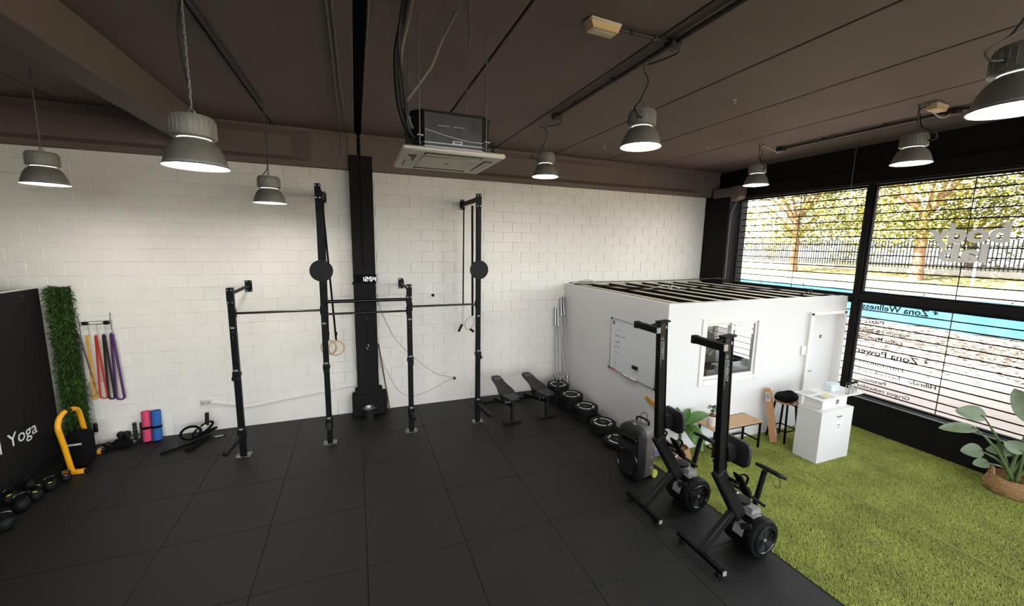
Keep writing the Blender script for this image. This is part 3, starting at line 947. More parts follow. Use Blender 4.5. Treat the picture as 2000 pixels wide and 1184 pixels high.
# ---- cassette air conditioner
ac = thing('air_conditioner', 'ceiling cassette air conditioner with grey metal body hanging from four rods', 'air conditioner', (0.81, 3.83, 3.86))
cx, cy = 0.81, 3.83
pm = MB()
hw = 0.435
vs = []
for s_, z in ((hw, 3.885), (hw - 0.01, 3.905), (hw - 0.16, 3.905)):
    vs += [(cx - s_, cy - s_, z), (cx + s_, cy - s_, z), (cx + s_, cy + s_, z), (cx - s_, cy + s_, z)]
# rounded lower face
pan = MB().cbox((cx, cy, 3.885), (0.87, 0.87, 0.04), 0.016)
panel = pan.build('ceiling_panel', 'cream_plastic', ac)
gr = MB().cbox((cx, cy, 3.864), (0.50, 0.50, 0.014), 0.01).build('intake_grille', 'pvc_white', panel)
MB().cbox((cx, cy - 0.02, 3.856), (0.05, 0.012, 0.004), 0.001).build('intake_catch', 'pvc_dark', panel)
for sx, sy in ((1, 0), (-1, 0), (0, 1), (0, -1)):
    w, l = (0.075, 0.50)
    px, py = cx + sx * 0.335, cy + sy * 0.335
    sz = (w, l, 0.01) if sx else (l, w, 0.01)
    MB().cbox((px, py, 3.8645), sz, 0.004).build('air_slot', 'black_plastic', panel)
    if (sx, sy) == (-1, 0):
        MB().cbox((px - 0.03, py - 0.14, 3.85), (0.06, 0.20, 0.006), 0.002, RY(0.9)).build('louvre', 'pvc_white', panel)
        MB().cbox((px + 0.0, py + 0.1, 3.861), (0.062, 0.26, 0.006), 0.002).build('louvre', 'pvc_white', panel)
    else:
        MB().cbox((px, py, 3.861), (sz[0] * (0.82 if sx else 0.96), sz[1] * (0.96 if sx else 0.82), 0.006), 0.002).build('louvre', 'pvc_white', panel)
# octagonal body
def octo(h, c):
    return [(cx - h, cy - h + c), (cx - h + c, cy - h), (cx + h - c, cy - h), (cx + h, cy - h + c), (cx + h, cy + h - c), (cx + h - c, cy + h), (cx - h + c, cy + h), (cx - h, cy + h - c)]
body = MB().prism(octo(0.335, 0.09), 3.906, 4.20, 'z').build('body', 'ac_metal', ac, smooth=0)
for z in (3.925, 3.955):
    MB().prism(octo(0.339, 0.09), z, z + 0.008, 'z').build('body_seam', 'steel', body, smooth=0)
MB().prism(octo(0.345, 0.09), 4.196, 4.212, 'z').build('top_rim', 'black_plastic', body, smooth=0)
pl = MB().cbox((cx + 0.03, cy - 0.337, 3.975), (0.085, 0.003, 0.026), 0.001).build('rating_plate', 'label_paper', body)
MB().cbox((cx + 0.03, cy - 0.3392, 3.975), (0.06, 0.001, 0.011), 0.0003).build('plate_print', 'dark_ink', pl)
for dx in (-0.09, 0.04):
    MB().cbox((cx + dx, cy - 0.336, 4.10), (0.10, 0.003, 0.006), 0.001).build('body_slot', 'steel', body)
MB().tube([(cx - 0.24, cy - 0.338, 4.06), (cx - 0.05, cy - 0.342, 4.02), (cx + 0.12, cy - 0.342, 3.995), (cx + 0.26, cy - 0.338, 3.995)], 0.003, 5, sm=5).build('signal_wire', 'cable_white', ac)
for sx in (-1, 1):
    for sy in (-1, 1):
        rx, ry = cx + sx * 0.285, cy + sy * 0.335
        MB().cyl((rx, ry, 3.93), (rx, ry, ZC), 0.0055, 6).build('hanger_rod', 'zinc', ac)
        MB().cbox((cx + sx * 0.285, cy + sy * 0.35, 4.0), (0.05, 0.05, 0.012), 0.002).build('hanger_lug', 'zinc', ac)
MB().tube([(cx + 0.30, cy + 0.2, 4.2), (cx + 0.40, cy + 0.12, 4.17), (cx + 0.45, cy - 0.02, 4.03), (cx + 0.41, cy - 0.05, 3.92)], 0.007, 6, sm=6).build('power_cord', 'cable_black', ac)
# pipes
MB().tube([(0.42, 3.3, ZC), (0.40, 3.45, 4.82), (0.36, 3.55, 4.6), (0.375, 3.6, 4.3), (0.43, 3.62, 4.1), (0.50, 3.66, 4.0)], 0.026, 8, sm=7).build('pipe', 'cable_black', ac)
MB().tube([(0.46, 3.3, ZC), (0.44, 3.43, 4.8), (0.395, 3.50, 4.6), (0.41, 3.55, 4.3), (0.46, 3.57, 4.12), (0.52, 3.60, 4.03)], 0.010, 6, sm=7).build('pipe', 'cable_gray', ac)
MB().tube([(0.40, 3.25, ZC), (0.38, 3.40, 4.8), (0.375, 3.47, 4.6), (0.42, 3.52, 4.25), (0.44, 3.55, 4.07), (0.51, 3.58, 3.98)], 0.012, 6, sm=7).build('pipe', 'cable_black', ac)
MB().tube([(0.80, 3.35, ZC), (0.73, 3.55, 4.80), (0.642, 3.6, 4.58), (0.40, 3.6, 4.235)], 0.013, 8).build('drain_pipe', 'cable_gray', ac)
MB().cyl((0.43, 3.66, 4.17), (0.50, 3.68, 4.09), 0.045, 12).build('drain_pump', 'cream_plastic', ac)
cw = MB()
for k in range(5):
    a = k * 1.3
    cw.tube([(0.52, 3.58, 3.99), (0.49 + .03 * math.cos(a), 3.55 + .01 * k, 3.96 + .02 * math.sin(a)), (0.53 + .02 * math.sin(a), 3.53, 4.0 + .03 * math.cos(a)), (0.56, 3.55, 4.02 + .02 * k)], 0.006, 5, sm=4)
cw.build('wiring', 'cable_black', ac)
tag(MB().cyl((0.86, 3.2, ZC), (0.865, 3.2, 4.60), 0.006, 6).build('hanging_rod', 'zinc', loc=(0.86, 3.2, ZC)), 'short bare threaded rod above the air conditioner pipe', 'rod')

# ---- clock on the column
ck = thing('digital_clock', 'black digital wall clock showing 12:54 on the column', 'clock', (0.16, 7.43, 2.42))
MB().cbox((0.145, 7.432, 2.50), (0.36, 0.022, 0.15), 0.006).build('case', 'black_fabric', ck)
SEG = {'1': 'bc', '2': 'abged', '5': 'afgcd', '4': 'fgbc'}
def digit(mb, ch, x, z, w=0.034, h=0.066, t=0.0075, y=7.4195):
    s = {'a': ((x, z + h), (x + w, z + h)), 'd': ((x, z), (x + w, z)), 'g': ((x, z + h / 2), (x + w, z + h / 2)), 'f': ((x, z + h / 2), (x, z + h)), 'b': ((x + w, z + h / 2), (x + w, z + h)), 'e': ((x, z), (x, z + h / 2)), 'c': ((x + w, z), (x + w, z + h / 2))}
    for k in SEG[ch]:
        (xa, za), (xb, zb) = s[k]
        mb.cbox(((xa + xb) / 2, y, (za + zb) / 2), (abs(xb - xa) + t * .5 if xa != xb else t, 0.003, abs(zb - za) + t * .5 if za != zb else t), 0.0008)
dg_ = MB()
for ch, x in (('1', 0.085), ('2', 0.145), ('5', 0.218), ('4', 0.272)):
    digit(dg_, ch, x, 2.462)
dg_.cbox((0.198, 7.4195, 2.48), (0.008, 0.003, 0.008), 0.001).cbox((0.198, 7.4195, 2.51), (0.008, 0.003, 0.008), 0.001)
dg_.build('digits', 'clock_led', ck)
MB().cbox((-0.0, 7.438, 2.42), (0.14, 0.012, 0.05), 0.003).build('bracket', 'black_metal', ck)
MB().tube([(-0.06, 7.44, 2.34), (0.05, 7.428, 2.325), (0.2, 7.428, 2.33), (0.325, 7.44, 2.34)], 0.006, 5, sm=4).build('strap', 'black_plastic', ck)
# small chain bag hanging on the column
hk_ = thing('column_hook', 'black hook with a hanging clip and chain on the column', 'hook', (0.15, 7.43, 1.5))
MB().cbox((0.15, 7.438, 1.78), (0.04, 0.016, 0.06), 0.004).build('plate', 'black_gloss', hk_)
MB().tube([(0.15, 7.43, 1.77), (0.152, 7.42, 1.6), (0.148, 7.42, 1.42), (0.145, 7.42, 1.33)], 0.005, 5).build('chain', 'black_metal', hk_)
MB().tube([(0.145, 7.42, 1.33), (0.165, 7.418, 1.28), (0.14, 7.418, 1.23), (0.12, 7.42, 1.28)], 0.007, 6, sm=4, closed=False).build('clip', 'steel', hk_)

# ---- training rig
YR = 6.54
rig = thing('training_rig', 'black wall-mounted training rig with four posts and pull-up bars', 'rig', (0.15, YR, 0))
POSTS = [(-1.635, 2.475), (-0.475, 3.95), (0.775, 2.475), (1.925, 3.95)]
for i, (x, h) in enumerate(POSTS):
    po = MB().cbox((x, YR, h / 2 + 0.005), (0.078, 0.078, h - 0.01), 0.006).build('post', 'black_metal', rig)
    fp = MB().cbox((x, YR, 0.005), (0.19, 0.15, 0.009), 0.002).build('foot_plate', 'steel', po)
    bl = MB()
    for dx in (-0.075, 0.075):
        for dy in (-0.055, 0.055):
            bl.cyl((x + dx, YR + dy, 0.009), (x + dx, YR + dy, 0.024), 0.011, 6)
    bl.build('floor_bolt', 'steel', po)
    # hole column: small dark sockets, some with a pale glint painted in
    ho = MB()
    z = 0.45
    while z < 2.0:
        ho.cyl((x, YR - 0.0385, z), (x, YR - 0.0402, z), 0.0105, 10); z += 0.1
    ho.build('adjustment_holes', 'gap_black', po)['kind'] = 'stuff'
    if h < 3:
        hs = MB()
        for z in (1.86, 1.78):
            hs.cyl((x, YR - 0.0400, z), (x, YR - 0.0412, z), 0.006, 8)
        hs.build('hole_glint', 'gray_ink', po)
    # bolted head plate
    MB().cbox((x, YR - 0.042, h - 0.115), (0.082, 0.008, 0.22), 0.002).build('head_plate', 'black_metal', po)
    hb = MB()
    for dx in (-0.026, 0.026):
        for z in (h - 0.03, h - 0.2):
            hb.cyl((x + dx, YR - 0.045, z), (x + dx, YR - 0.054, z), 0.0105, 8)
    hb.build('head_bolt', 'steel', po)
    # stickers
    for z in (1.915, 1.30, 0.42):
        MB().add([(x - 0.028, YR - 0.0405, z + 0.014), (x + 0.028, YR - 0.0405, z + 0.014), (x + 0.02, YR - 0.0405, z - 0.012), (x - 0.02, YR - 0.0405, z - 0.012)], [(0, 1, 2, 3)]).build('sticker', 'gray_ink', po, smooth=0)
    # bar rest
    jc = MB().cbox((x, YR - 0.05, 1.235), (0.088, 0.03, 0.11), 0.004).cbox((x, YR - 0.095, 1.19), (0.075, 0.07, 0.018), 0.003)
    jc.cbox((x, YR - 0.128, 1.21), (0.075, 0.012, 0.06), 0.003).cbox((x, YR, 1.235), (0.1, 0.09, 0.05), 0.004)
    jc.build('bar_rest', 'black_plastic', po)
    # low spotter holder
    sp = MB().cbox((x, YR, 0.33), (0.104, 0.104, 0.13), 0.006)
    sp.build('low_bracket', 'black_metal', po)
    dx = {0: -0.10, 1: 0.0, 2: 0.03, 3: 0.10}[i]
    ln = {0: 0.42, 1: 0.12, 2: 0.12, 3: 0.42}[i]
    MB().bar((x, YR - 0.05, 0.33), (x + dx, YR - 0.05 - ln, 0.27), 0.06, 0.065, 0.006).build('low_arm', 'rower_frame', po)
    # arm to the wall
    za = h - 0.085
    if h < 3:
        MB().cyl((x, YR + 0.03, za), (x - 0.01, D - 0.02, za), 0.024, 12).build('wall_arm', 'black_metal', rig)
    else:
        MB().bar((x, YR + 0.03, za), (x, D - 0.02, za), 0.06, 0.07, 0.005).build('wall_arm', 'black_metal', rig)
    wp = MB().cbox((x - (0.01 if h < 3 else 0), D - 0.017, za), (0.10, 0.01, 0.19), 0.002).build('wall_plate', 'black_metal', rig)
    wb = MB()
    for ddx in (-0.033, 0.033):
        for dz in (-0.075, 0.075):
            wb.cyl((x + ddx, D - 0.021, za + dz), (x + ddx, D - 0.032, za + dz), 0.011, 8)
    wb.build('wall_bolt', 'steel', wp)
    if h > 3:
        # wall-ball target disc
        tg = MB().cyl((x, YR - 0.045, 2.705), (x, YR - 0.062, 2.705), 0.158, 40)
        tg.build('target_disc', 'black_plastic', rig)
        # side channel behind the tall posts
        MB().cbox((x + 0.04, YR + 0.12, 3.0), (0.014, 0.06, 1.7), 0.003).build('rear_channel', 'black_metal', rig)
        for yy in (7.0, 7.22, 7.42):
            MB().tube([(x - 0.0, yy, za - 0.035), (x + 0.018, yy, za - 0.055), (x, yy, za - 0.075), (x - 0.018, yy, za - 0.055)], 0.005, 5, closed=True).build('eyelet', 'steel', rig)
def rbar(x0, x1, z, r):
    b = MB().cyl((x0 + 0.04, YR, z), (x1 - 0.04, YR, z), r, 14).build('pull_up_bar', 'black_gloss', rig)
    e = MB()
    for x, s in ((x0 + 0.043, 1), (x1 - 0.043, -1)):
        e.cbox((x, YR, z), (0.008, 0.09, 0.12), 0.002)
    e.build('bar_flange', 'black_metal', b)
rbar(POSTS[0][0], POSTS[1][0], 2.115, 0.0165)
rbar(POSTS[1][0], POSTS[2][0], 2.238, 0.026)
rbar(POSTS[1][0], POSTS[2][0], 2.05, 0.0165)
rbar(POSTS[2][0], POSTS[3][0], 2.118, 0.0165)

# ---- gymnastic rings and straps
def strap(mb, p, q, w=0.018, t=0.003):
    mb.bar(p, q, w, t, 0.0008, up=(0, 1, 0))
def ring(c, r, rot, m='wood_ring'):
    mb = MB().tube([Vector(c) + rot @ Vector((r * math.cos(2 * PI * k / 28), 0, r * math.sin(2 * PI * k / 28))) for k in range(28)], 0.014, 8, closed=True)
    return mb
for (x, y, zr, zt, lab, rz) in ((-0.345, 7.0, 1.405, 3.79, 'wooden gymnastic ring on a black strap, higher of the two behind the tall left post', 0.2),
                                (-0.475, 7.22, 1.37, 3.79, 'wooden gymnastic ring on a black strap, lower of the two behind the tall left post', -0.15)):
    g = thing('gymnastic_ring', lab, 'gymnastic ring', (x, y, zr - 0.13), 'gymnastic rings')
    ring((x, y, zr), 0.118, RZ(rz)).build('hoop', 'wood_ring', g)
    s_ = MB(); strap(s_, (x, y, zr + 0.118), (-0.475 + 0.02, y, zt), 0.03); s_.cbox((x, y, zr + 0.24), (0.04, 0.014, 0.06), 0.003)
    s_.build('strap', 'black_fabric', g)
tr = thing('suspension_trainer', 'black suspension strap with a pale loop handle hanging beside the tall right post', 'suspension strap', (1.885, 7.42, 1.6))
s_ = MB(); strap(s_, (1.90, 7.42, 3.8), (1.885, 7.42, 2.0), 0.026); s_.build('strap', 'black_fabric', tr)
MB().tube([(1.885, 7.42, 2.0), (1.905, 7.42, 1.94), (1.885, 7.42, 1.89), (1.868, 7.42, 1.94)], 0.005, 6, closed=True).build('carabiner', 'steel', tr)
MB().tube([(1.885, 7.42, 1.89), (1.87, 7.42, 1.75), (1.88, 7.42, 1.60), (1.90, 7.42, 1.58), (1.895, 7.42, 1.75), (1.887, 7.42, 1.88)], 0.007, 6, sm=4).build('loop', 'cable_white', tr)
MB().cbox((1.83, 7.41, 1.53), (0.045, 0.03, 0.16), 0.01, RY(0.45)).build('grip', 'black_rubber', tr)
tr2 = thing('suspension_trainer', 'black suspension strap with a ring handle hanging close behind the tall right post', 'suspension strap', (1.975, 7.0, 1.6))
s_ = MB(); strap(s_, (1.945, 7.0, 3.8), (1.955, 7.0, 1.83), 0.04); s_.build('strap', 'black_fabric', tr2)
MB().tube([Vector((1.90, 7.0, 1.70)) + RY(0.4) @ Vector((0.075 * math.cos(k * PI / 10), 0, 0.12 * math.sin(k * PI / 10))) for k in range(20)], 0.011, 8, closed=True).build('ring_handle', 'cable_white', tr2)
MB().cbox((1.945, 7.0, 1.56), (0.10, 0.035, 0.045), 0.01, RY(0.7)).build('grip', 'black_rubber', tr2)

# ---- sockets and cables on the block wall
def socket(x, z, label, m='cable_white'):
    t = thing('wall_socket', label, 'socket', (x, D - 0.02, z - 0.04))
    MB().cbox((x, D - 0.022, z), (0.15, 0.035, 0.08), 0.008).build('box', m, t)
    for dx in (-0.035, 0.035):
        MB().cyl((x + dx, D - 0.039, z), (x + dx, D - 0.041, z), 0.018, 12).build('outlet', 'gray_ink', t)
socket(-2.36, 0.495, 'white double socket low on the block wall left of the rig')
tag(MB().tube([(-2.29, D - 0.03, 0.475), (-2.0, D - 0.025, 0.40), (-1.82, D - 0.022, 0.33), (-1.2, D - 0.022, 0.40), (-0.72, D - 0.022, 0.45), (-0.25, D - 0.022, 0.50), (-0.06, D - 0.05, 0.56), (-0.045, D - 0.1, 0.9)], 0.009, 6, sm=6).build('wall_cable', 'cable_white', loc=(-2.3, D - .03, 0.4)), 'white cable sagging along the wall from the socket to the column', 'cable')
t_ = thing('wall_plug', 'small black plug on the wall right of the rig post', 'plug', (1.75, D - 0.02, 0.43))
MB().cbox((1.75, D - 0.025, 0.472), (0.07, 0.04, 0.075), 0.008).build('box', 'cable_white', t_)
MB().cbox((1.755, D - 0.05, 0.475), (0.04, 0.03, 0.045), 0.008).build('plug', 'black_plastic', t_)
tag(MB().tube([(0.34, D - 0.02, 2.2), (0.40, D - 0.016, 1.9), (0.62, D - 0.016, 1.38), (0.98, D - 0.016, 0.95), (1.37, D - 0.016, 0.61), (1.60, D - 0.016, 0.52), (1.73, D - 0.04, 0.485)], 0.004, 5, sm=6).build('wall_cable', 'cable_gray', loc=(.4, D, 1.9)), 'thin dark cable swinging down the wall to the plug', 'cable')
tag(MB().tube([(0.345, D - 0.02, 1.3), (0.40, D - 0.018, 0.95), (0.62, D - 0.018, 0.42), (0.80, D - 0.018, 0.24), (1.0, D - 0.018, 0.19), (1.35, D - 0.018, 0.31), (1.62, D - 0.018, 0.44), (1.72, D - 0.02, 0.46)], 0.008, 6, sm=6).build('wall_cable', 'cable_white', loc=(.4, D, .9)), 'white cable sagging low on the wall between column and plug', 'cable')
tag(MB().cyl((1.346, D - 0.01, 2.155), (1.346, D - 0.05, 2.155), 0.028, 12).build('coat_peg', 'black_plastic', loc=(1.346, D - .03, 2.155)), 'small black peg on the wall above the pull-up bar', 'peg')
tag(MB().cyl((0.50, 7.58, 0.0), (0.335, 7.60, 1.28), 0.012, 8).build('wooden_stick', 'bark', loc=(0.5, 7.58, 0)), 'thin brown stick leaning on the right side of the column', 'stick')
bk = thing('metal_bucket', 'small shiny metal bucket in front of the column foot', 'bucket', (0.135, 7.29, 0))
MB().lathe([(0.001, 0.003), (0.075, 0.003), (0.078, 0.01), (0.10, 0.19), (0.108, 0.20), (0.104, 0.205), (0.097, 0.195), (0.074, 0.012), (0.001, 0.01)], (0.135, 7.29, 0), 24).build('pail', 'steel', bk)
for s in (-1, 1):
    MB().tube([(0.135 + s * 0.105, 7.27, 0.19), (0.135 + s * 0.14, 7.29, 0.175), (0.135 + s * 0.105, 7.31, 0.19)], 0.005, 5, sm=4).build('handle', 'steel', bk)

# ---- partition with lettering and artificial foliage at the left
pt = thing('partition_panel', 'black partition panel with white Yoga lettering at the left picture edge', 'partition', (-4.08, 5.6, 0))
MB().cbox((-4.09, 5.47, 1.215), (0.07, 3.88, 2.43), 0.006).build('board', 'black_paint', pt)
MB().cbox((-4.09, 5.45, 2.437), (0.05, 3.84, 0.012), 0.002).build('top_strip', 'cream_plastic', pt)
for y in (7.1, 6.2, 5.0):
    MB().cyl((-4.054, y, 2.36), (-4.049, y, 2.36), 0.012, 10).build('screw_head', 'steel', pt)
text_mesh('Yoga', 0.24, basis((-4.053, 6.52, 0.545), (0, 1, 0), (0, 0, 1)), 'lettering', 'white_ink', pt, 0.0006, False, 'LEFT', 1.0)
MB().cbox((-4.053, 6.40, 0.665), (0.002, 0.022, 0.27), 0.0005).build('divider_mark', 'white_ink', pt)
fs_ = thing('foliage_strip', 'upright strip of green artificial fern beside the black partition', 'artificial plant', (-3.93, 7.48, 0))
MB().cbox((-3.92, 7.585, 1.22), (0.20, 0.05, 2.40), 0.01).build('backing', 'green_dark', fs_)
def fern(n, seed, lo, hi, out, lenr):
    rnd = random.Random(seed); mb = MB()
    for _ in range(n):
        x = rnd.uniform(lo[0], hi[0]); y = rnd.uniform(lo[1], hi[1]); z = rnd.uniform(lo[2], hi[2])
        d = Vector(out) + Vector((rnd.uniform(-1, 1), rnd.uniform(-1, .4), rnd.uniform(-.9, .7))) * 0.9
        d.normalize()
        l = rnd.uniform(*lenr); w = l * rnd.uniform(.14, .26)
        a, b, _d = frame_from(d)
        s = a * math.cos(rnd.random() * 3) + b * math.sin(rnd.random() * 3)
        p = Vector((x, y, z)); q = p + d * l - Vector((0, 0, l * .25))
        mid = p + d * l * 0.5
        mb.add([p, mid - s * w * .5, q, mid + s * w * .5], [(0, 1, 2, 3)])
    return mb
lv = fern(12000, 5, (-4.03, 7.45, 0.2), (-3.80, 7.58, 2.44), (0.45, -0.6, 0), (0.04, 0.10)).build('fronds', 'leaf_fern', fs_, smooth=0, recalc=False)
lv['kind'] = 'stuff'
f2 = thing('foliage_strip', 'green artificial fern peeking over the top of the black partition', 'artificial plant', (-4.29, 6.1, 0.0))
lv = fern(900, 6, (-4.34, 5.2, 2.36), (-4.24, 7.0, 2.50), (-0.1, 0, 0.7), (0.05, 0.11)).build('fronds', 'leaf_fern', f2, smooth=0, recalc=False)
lv['kind'] = 'stuff'
MB().cbox((-4.29, 6.1, 1.19), (0.06, 1.9, 2.38), 0.01).build('backing', 'green_dark', f2)

# ---- resistance bands on a wire rack
rk = thing('band_rack', 'chrome wire rack with two black knobs holding the resistance bands', 'rack', (-3.58, 7.6, 1.85))
w_ = MB()
for z in (1.905, 1.865):
    w_.cyl((-3.77, 7.585, z), (-3.40, 7.585, z + 0.012), 0.004, 6)
w_.build('wire_rail', 'steel', rk)
for x in (-3.77, -3.415):
    MB().tube([(x, 7.61, 2.01), (x, 7.585, 2.03), (x - 0.002, 7.575, 1.99), (x, 7.58, 1.75), (x, 7.55, 1.73), (x, 7.53, 1.75)], 0.005, 6, sm=4).build('upright_hook', 'steel', rk)
for x in (-3.70, -3.46):
    MB().sphere((x, 7.565, 1.89), 0.036, 14, 8, (1.15, .5, .8)).build('knob', 'black_plastic', rk)
for x in (-3.68, -3.585, -3.495):
    MB().tube([(x, 7.585, 1.866), (x, 7.58, 1.72), (x, 7.545, 1.705), (x, 7.52, 1.72)], 0.004, 6, sm=3).build('band_hook', 'steel', rk)
def band(x, ztop, zbot, w, spread, m, label, lean=0.0, strands=2):
    mb = MB()
    for k in range(strands):
        o = (k - (strands - 1) / 2) * 0.014
        y = 7.545 - 0.006 * k
        pts = []
        n = 9
        for i in range(n + 1):
            t = i / n
            pts.append((x - w * 0.35 - spread * t * 0.5 + o + lean * t, y, ztop - 0.02 - (ztop - zbot - 0.06) * t))
        for a in range(1, 6):
            th = PI * a / 6
            pts.append((x + lean + o - (w * .35 + spread * .5) * math.cos(th), y, zbot + 0.04 - 0.045 * math.sin(th)))
        for i in range(n + 1):
            t = 1 - i / n
            pts.append((x + w * 0.35 + spread * t * 0.5 + o + lean * t, y - 0.008, ztop - 0.02 - (ztop - zbot - 0.06) * t))
        pts.append((x + o, y - 0.004, ztop))
        mb.tube(pts, w * 0.5, 6, closed=True, flat=0.5)
    return tag(mb.build('resistance_band', m, loc=(x, 7.54, zbot)), label, 'resistance band', 'resistance bands hanging on the wire rack')
band(-3.765, 1.735, 0.80, 0.016, 0.11, 'band_gray', 'grey resistance band hanging at the left end of the wire rack', 0.05)
band(-3.685, 1.715, 0.745, 0.012, 0.035, 'band_yellow', 'thin yellow resistance bands hanging on the wire rack', 0.0, 3)
band(-3.585, 1.71, 0.75, 0.022, 0.07, 'band_red', 'red resistance band hanging on the wire rack', 0.0)
band(-3.495, 1.72, 0.73, 0.03, 0.055, 'band_black', 'black resistance band hanging on the wire rack', 0.0)
band(-3.405, 1.73, 0.71, 0.036, 0.07, 'band_purple', 'wide purple resistance band hanging at the right end of the rack', 0.01)

# ---- yoga mats and small gear along the wall
def yoga_mat(x, m, label, r, tilt):
    t = thing('yoga_mat', label, 'yoga mat', (x, 7.50, 0))
    M = Matrix.Translation(Vector((x, 7.50, 0.0))) @ (RX(-0.16) @ RY(tilt)).to_4x4()
    roll = MB()
    n = 70
    vs = []
    for z in (0.012, 0.475):
        for i in range(n):
            th = i * 0.36; rr = 0.018 + (r - 0.018) * i / n
            vs.append((rr * math.cos(th), rr * math.sin(th), z))
    roll.add(vs, [(i, i + 1, n + i + 1, n + i) for i in range(n - 1)])
    roll.lathe([(0.001, 0.012), (r * .985, 0.012), (r, 0.02), (r, 0.462), (r * .98, 0.47), (r * .80, 0.468)], n=26)
    roll.xform(M).build('roll', m, t)
    MB().lathe([(r + 0.002, 0.20), (r + 0.005, 0.203), (r + 0.005, 0.235), (r + 0.002, 0.238)], n=26).xform(M).build('strap', 'black_fabric', t)
yoga_mat(-3.115, 'mat_pink', 'rolled pink yoga mat standing against the wall', 0.056, -0.04)
yoga_mat(-2.995, 'mat_blue', 'rolled blue yoga mat standing against the wall', 0.062, -0.03)
def ribbed(name, p, q, r, label, cat, rings=5, m='green_dark'):
    p = Vector(p); q = Vector(q)
    t = thing(name, label, cat, p)
    MB().cyl(p, q, r, 14).build('core', m, t)
    for k in range(rings):
        c = p + (q - p) * ((k + 0.5) / rings); d = (q - p).normalized() * 0.008
        MB().cyl(c - d, c + d, r * 1.18, 14).build('collar', 'black_rubber', t)
    return t
ribbed('hand_roller', (-3.285, 7.56, 0.04), (-3.29, 7.58, 0.30), 0.022, 'upright dark green ribbed handle, left of two beside the pink mat', 'handle')
ribbed('hand_roller', (-3.20, 7.56, 0.04), (-3.205, 7.58, 0.295), 0.022, 'upright dark green ribbed handle nearest the pink mat', 'handle')
ribbed('push_up_bar', (-3.34, 7.50, 0.06), (-3.16, 7.50, 0.065), 0.014, 'lower dark green bar lying across the upright handles', 'bar', 3)
ribbed('push_up_bar', (-3.35, 7.49, 0.125), (-3.15, 7.49, 0.14), 0.014, 'upper dark green bar lying across the upright handles', 'bar', 3)
tag(MB().cbox((-3.315, 7.55, 0.03), (0.05, 0.10, 0.056), 0.006).build('yoga_block', 'cream_plastic', loc=(-3.315, 7.55, 0)), 'pale block under the dark green handles', 'block')
def dumbbell(x, y, z, a, label):
    t = thing('dumbbell', label, 'dumbbell', (x, y, 0.0), 'small black dumbbells by the wall')
    d = Vector((math.cos(a), math.sin(a), 0)); c = Vector((x, y, z))
    MB().cyl(c - d * .09, c + d * .09, 0.014, 10).build('handle', 'steel', t)
    for s in (-1, 1):
        MB().cyl(c + d * s * .05, c + d * s * .115, 0.05, 6).build('head', 'black_rubber', t)
dumbbell(-3.50, 7.45, 0.046, 1.3, 'black dumbbell on the floor below the red band')
dumbbell(-3.62, 7.36, 0.046, 0.9, 'black dumbbell on the floor below the yellow bands')
for x, y, lab in ((-3.46, 7.56, 'black massage ball left of the green handles'), (-3.385, 7.56, 'black massage ball touching the green handles')):
    tag(MB().sphere((x, y, 0.14), 0.048, 16, 10).cyl((x, y, 0), (x, y, 0.10), 0.03, 10).build('massage_ball', 'black_rubber', loc=(x, y, 0)), lab, 'ball', 'massage balls by the wall')
sb = thing('sandbag', 'flat black sandbag lying in front of the massage balls', 'sandbag', (-3.40, 7.40, 0))
MB().sphere((-3.40, 7.41, 0.05), 0.05, 18, 10, (3.0, 1.5, 1.0)).build('bag', 'black_fabric', sb)
MB().tube([(-3.50, 7.37, 0.08), (-3.44, 7.35, 0.13), (-3.36, 7.35, 0.13), (-3.30, 7.37, 0.08)], 0.009, 6, sm=4).build('handle', 'black_fabric', sb)
chn = thing('hanging_chain', 'grey chains hanging between the fern strip and the bands', 'chain', (-3.755, 7.56, 0.35))
for x in (-3.79, -3.77, -3.745):
    mb = MB(); link_chain(mb, (x, 7.56, 1.0), (x + 0.015, 7.56, 0.36), 0.010, 0.003, 0.04)
    mb.build('strand', 'zinc', chn)
MB().cbox((-3.735, 7.55, 0.30), (0.05, 0.04, 0.14), 0.012).build('clip_handle', 'black_plastic', chn)

# heap of black ropes and straps on the floor
hp = thing('sled_harness', 'black pulling harness with straps heaped on the floor by the wall', 'harness', (-2.42, 7.30, 0))
for k, (x, y, r, tz) in enumerate(((-2.52, 7.36, 0.13, 0.10), (-2.38, 7.42, 0.14, 0.12), (-2.30, 7.36, 0.12, 0.08))):
    MB().tube([(x + r * math.cos(a * PI / 9), y + r * 0.5 * math.sin(a * PI / 9), 0.03 + tz * (1 + math.sin(a * PI / 9 + k)) * 0.8) for a in range(18)], 0.020, 7, closed=True, flat=.7).build('loop_strap', 'black_fabric', hp)
MB().cyl((-2.335, 7.47, 0.16), (-2.33, 7.50, 0.36), 0.028, 12).build('grip', 'black_rubber', hp)
for x in (-2.43, -2.345):
    MB().cbox((x, 7.42, 0.165), (0.035, 0.012, 0.06), 0.003, RY(0.3)).build('buckle', 'cream_plastic', hp)
MB().tube([(-2.25, 7.33, 0.05), (-2.38, 7.22, 0.03), (-2.5, 7.12, 0.028), (-2.62, 7.02, 0.026), (-2.75, 6.92, 0.026)], 0.026, 7, sm=5, flat=.7).build('trailing_strap', 'black_fabric', hp)
MB().tube([(-2.3, 7.28, 0.04), (-2.36, 7.10, 0.035), (-2.40, 6.96, 0.034), (-2.44, 6.90, 0.034)], 0.034, 7, sm=5, flat=.7).build('trailing_strap', 'black_fabric', hp)
bh = thing('speed_rope_handle', 'thin bar with a silver grip lying on the floor beside the harness', 'rope handle', (-2.2, 7.32, 0))
MB().cyl((-2.42, 7.27, 0.05), (-2.20, 7.315, 0.012), 0.007, 8).build('shaft', 'black_metal', bh)
MB().cyl((-2.20, 7.315, 0.013), (-2.09, 7.34, 0.013), 0.012, 10).build('silver_grip', 'steel', bh)
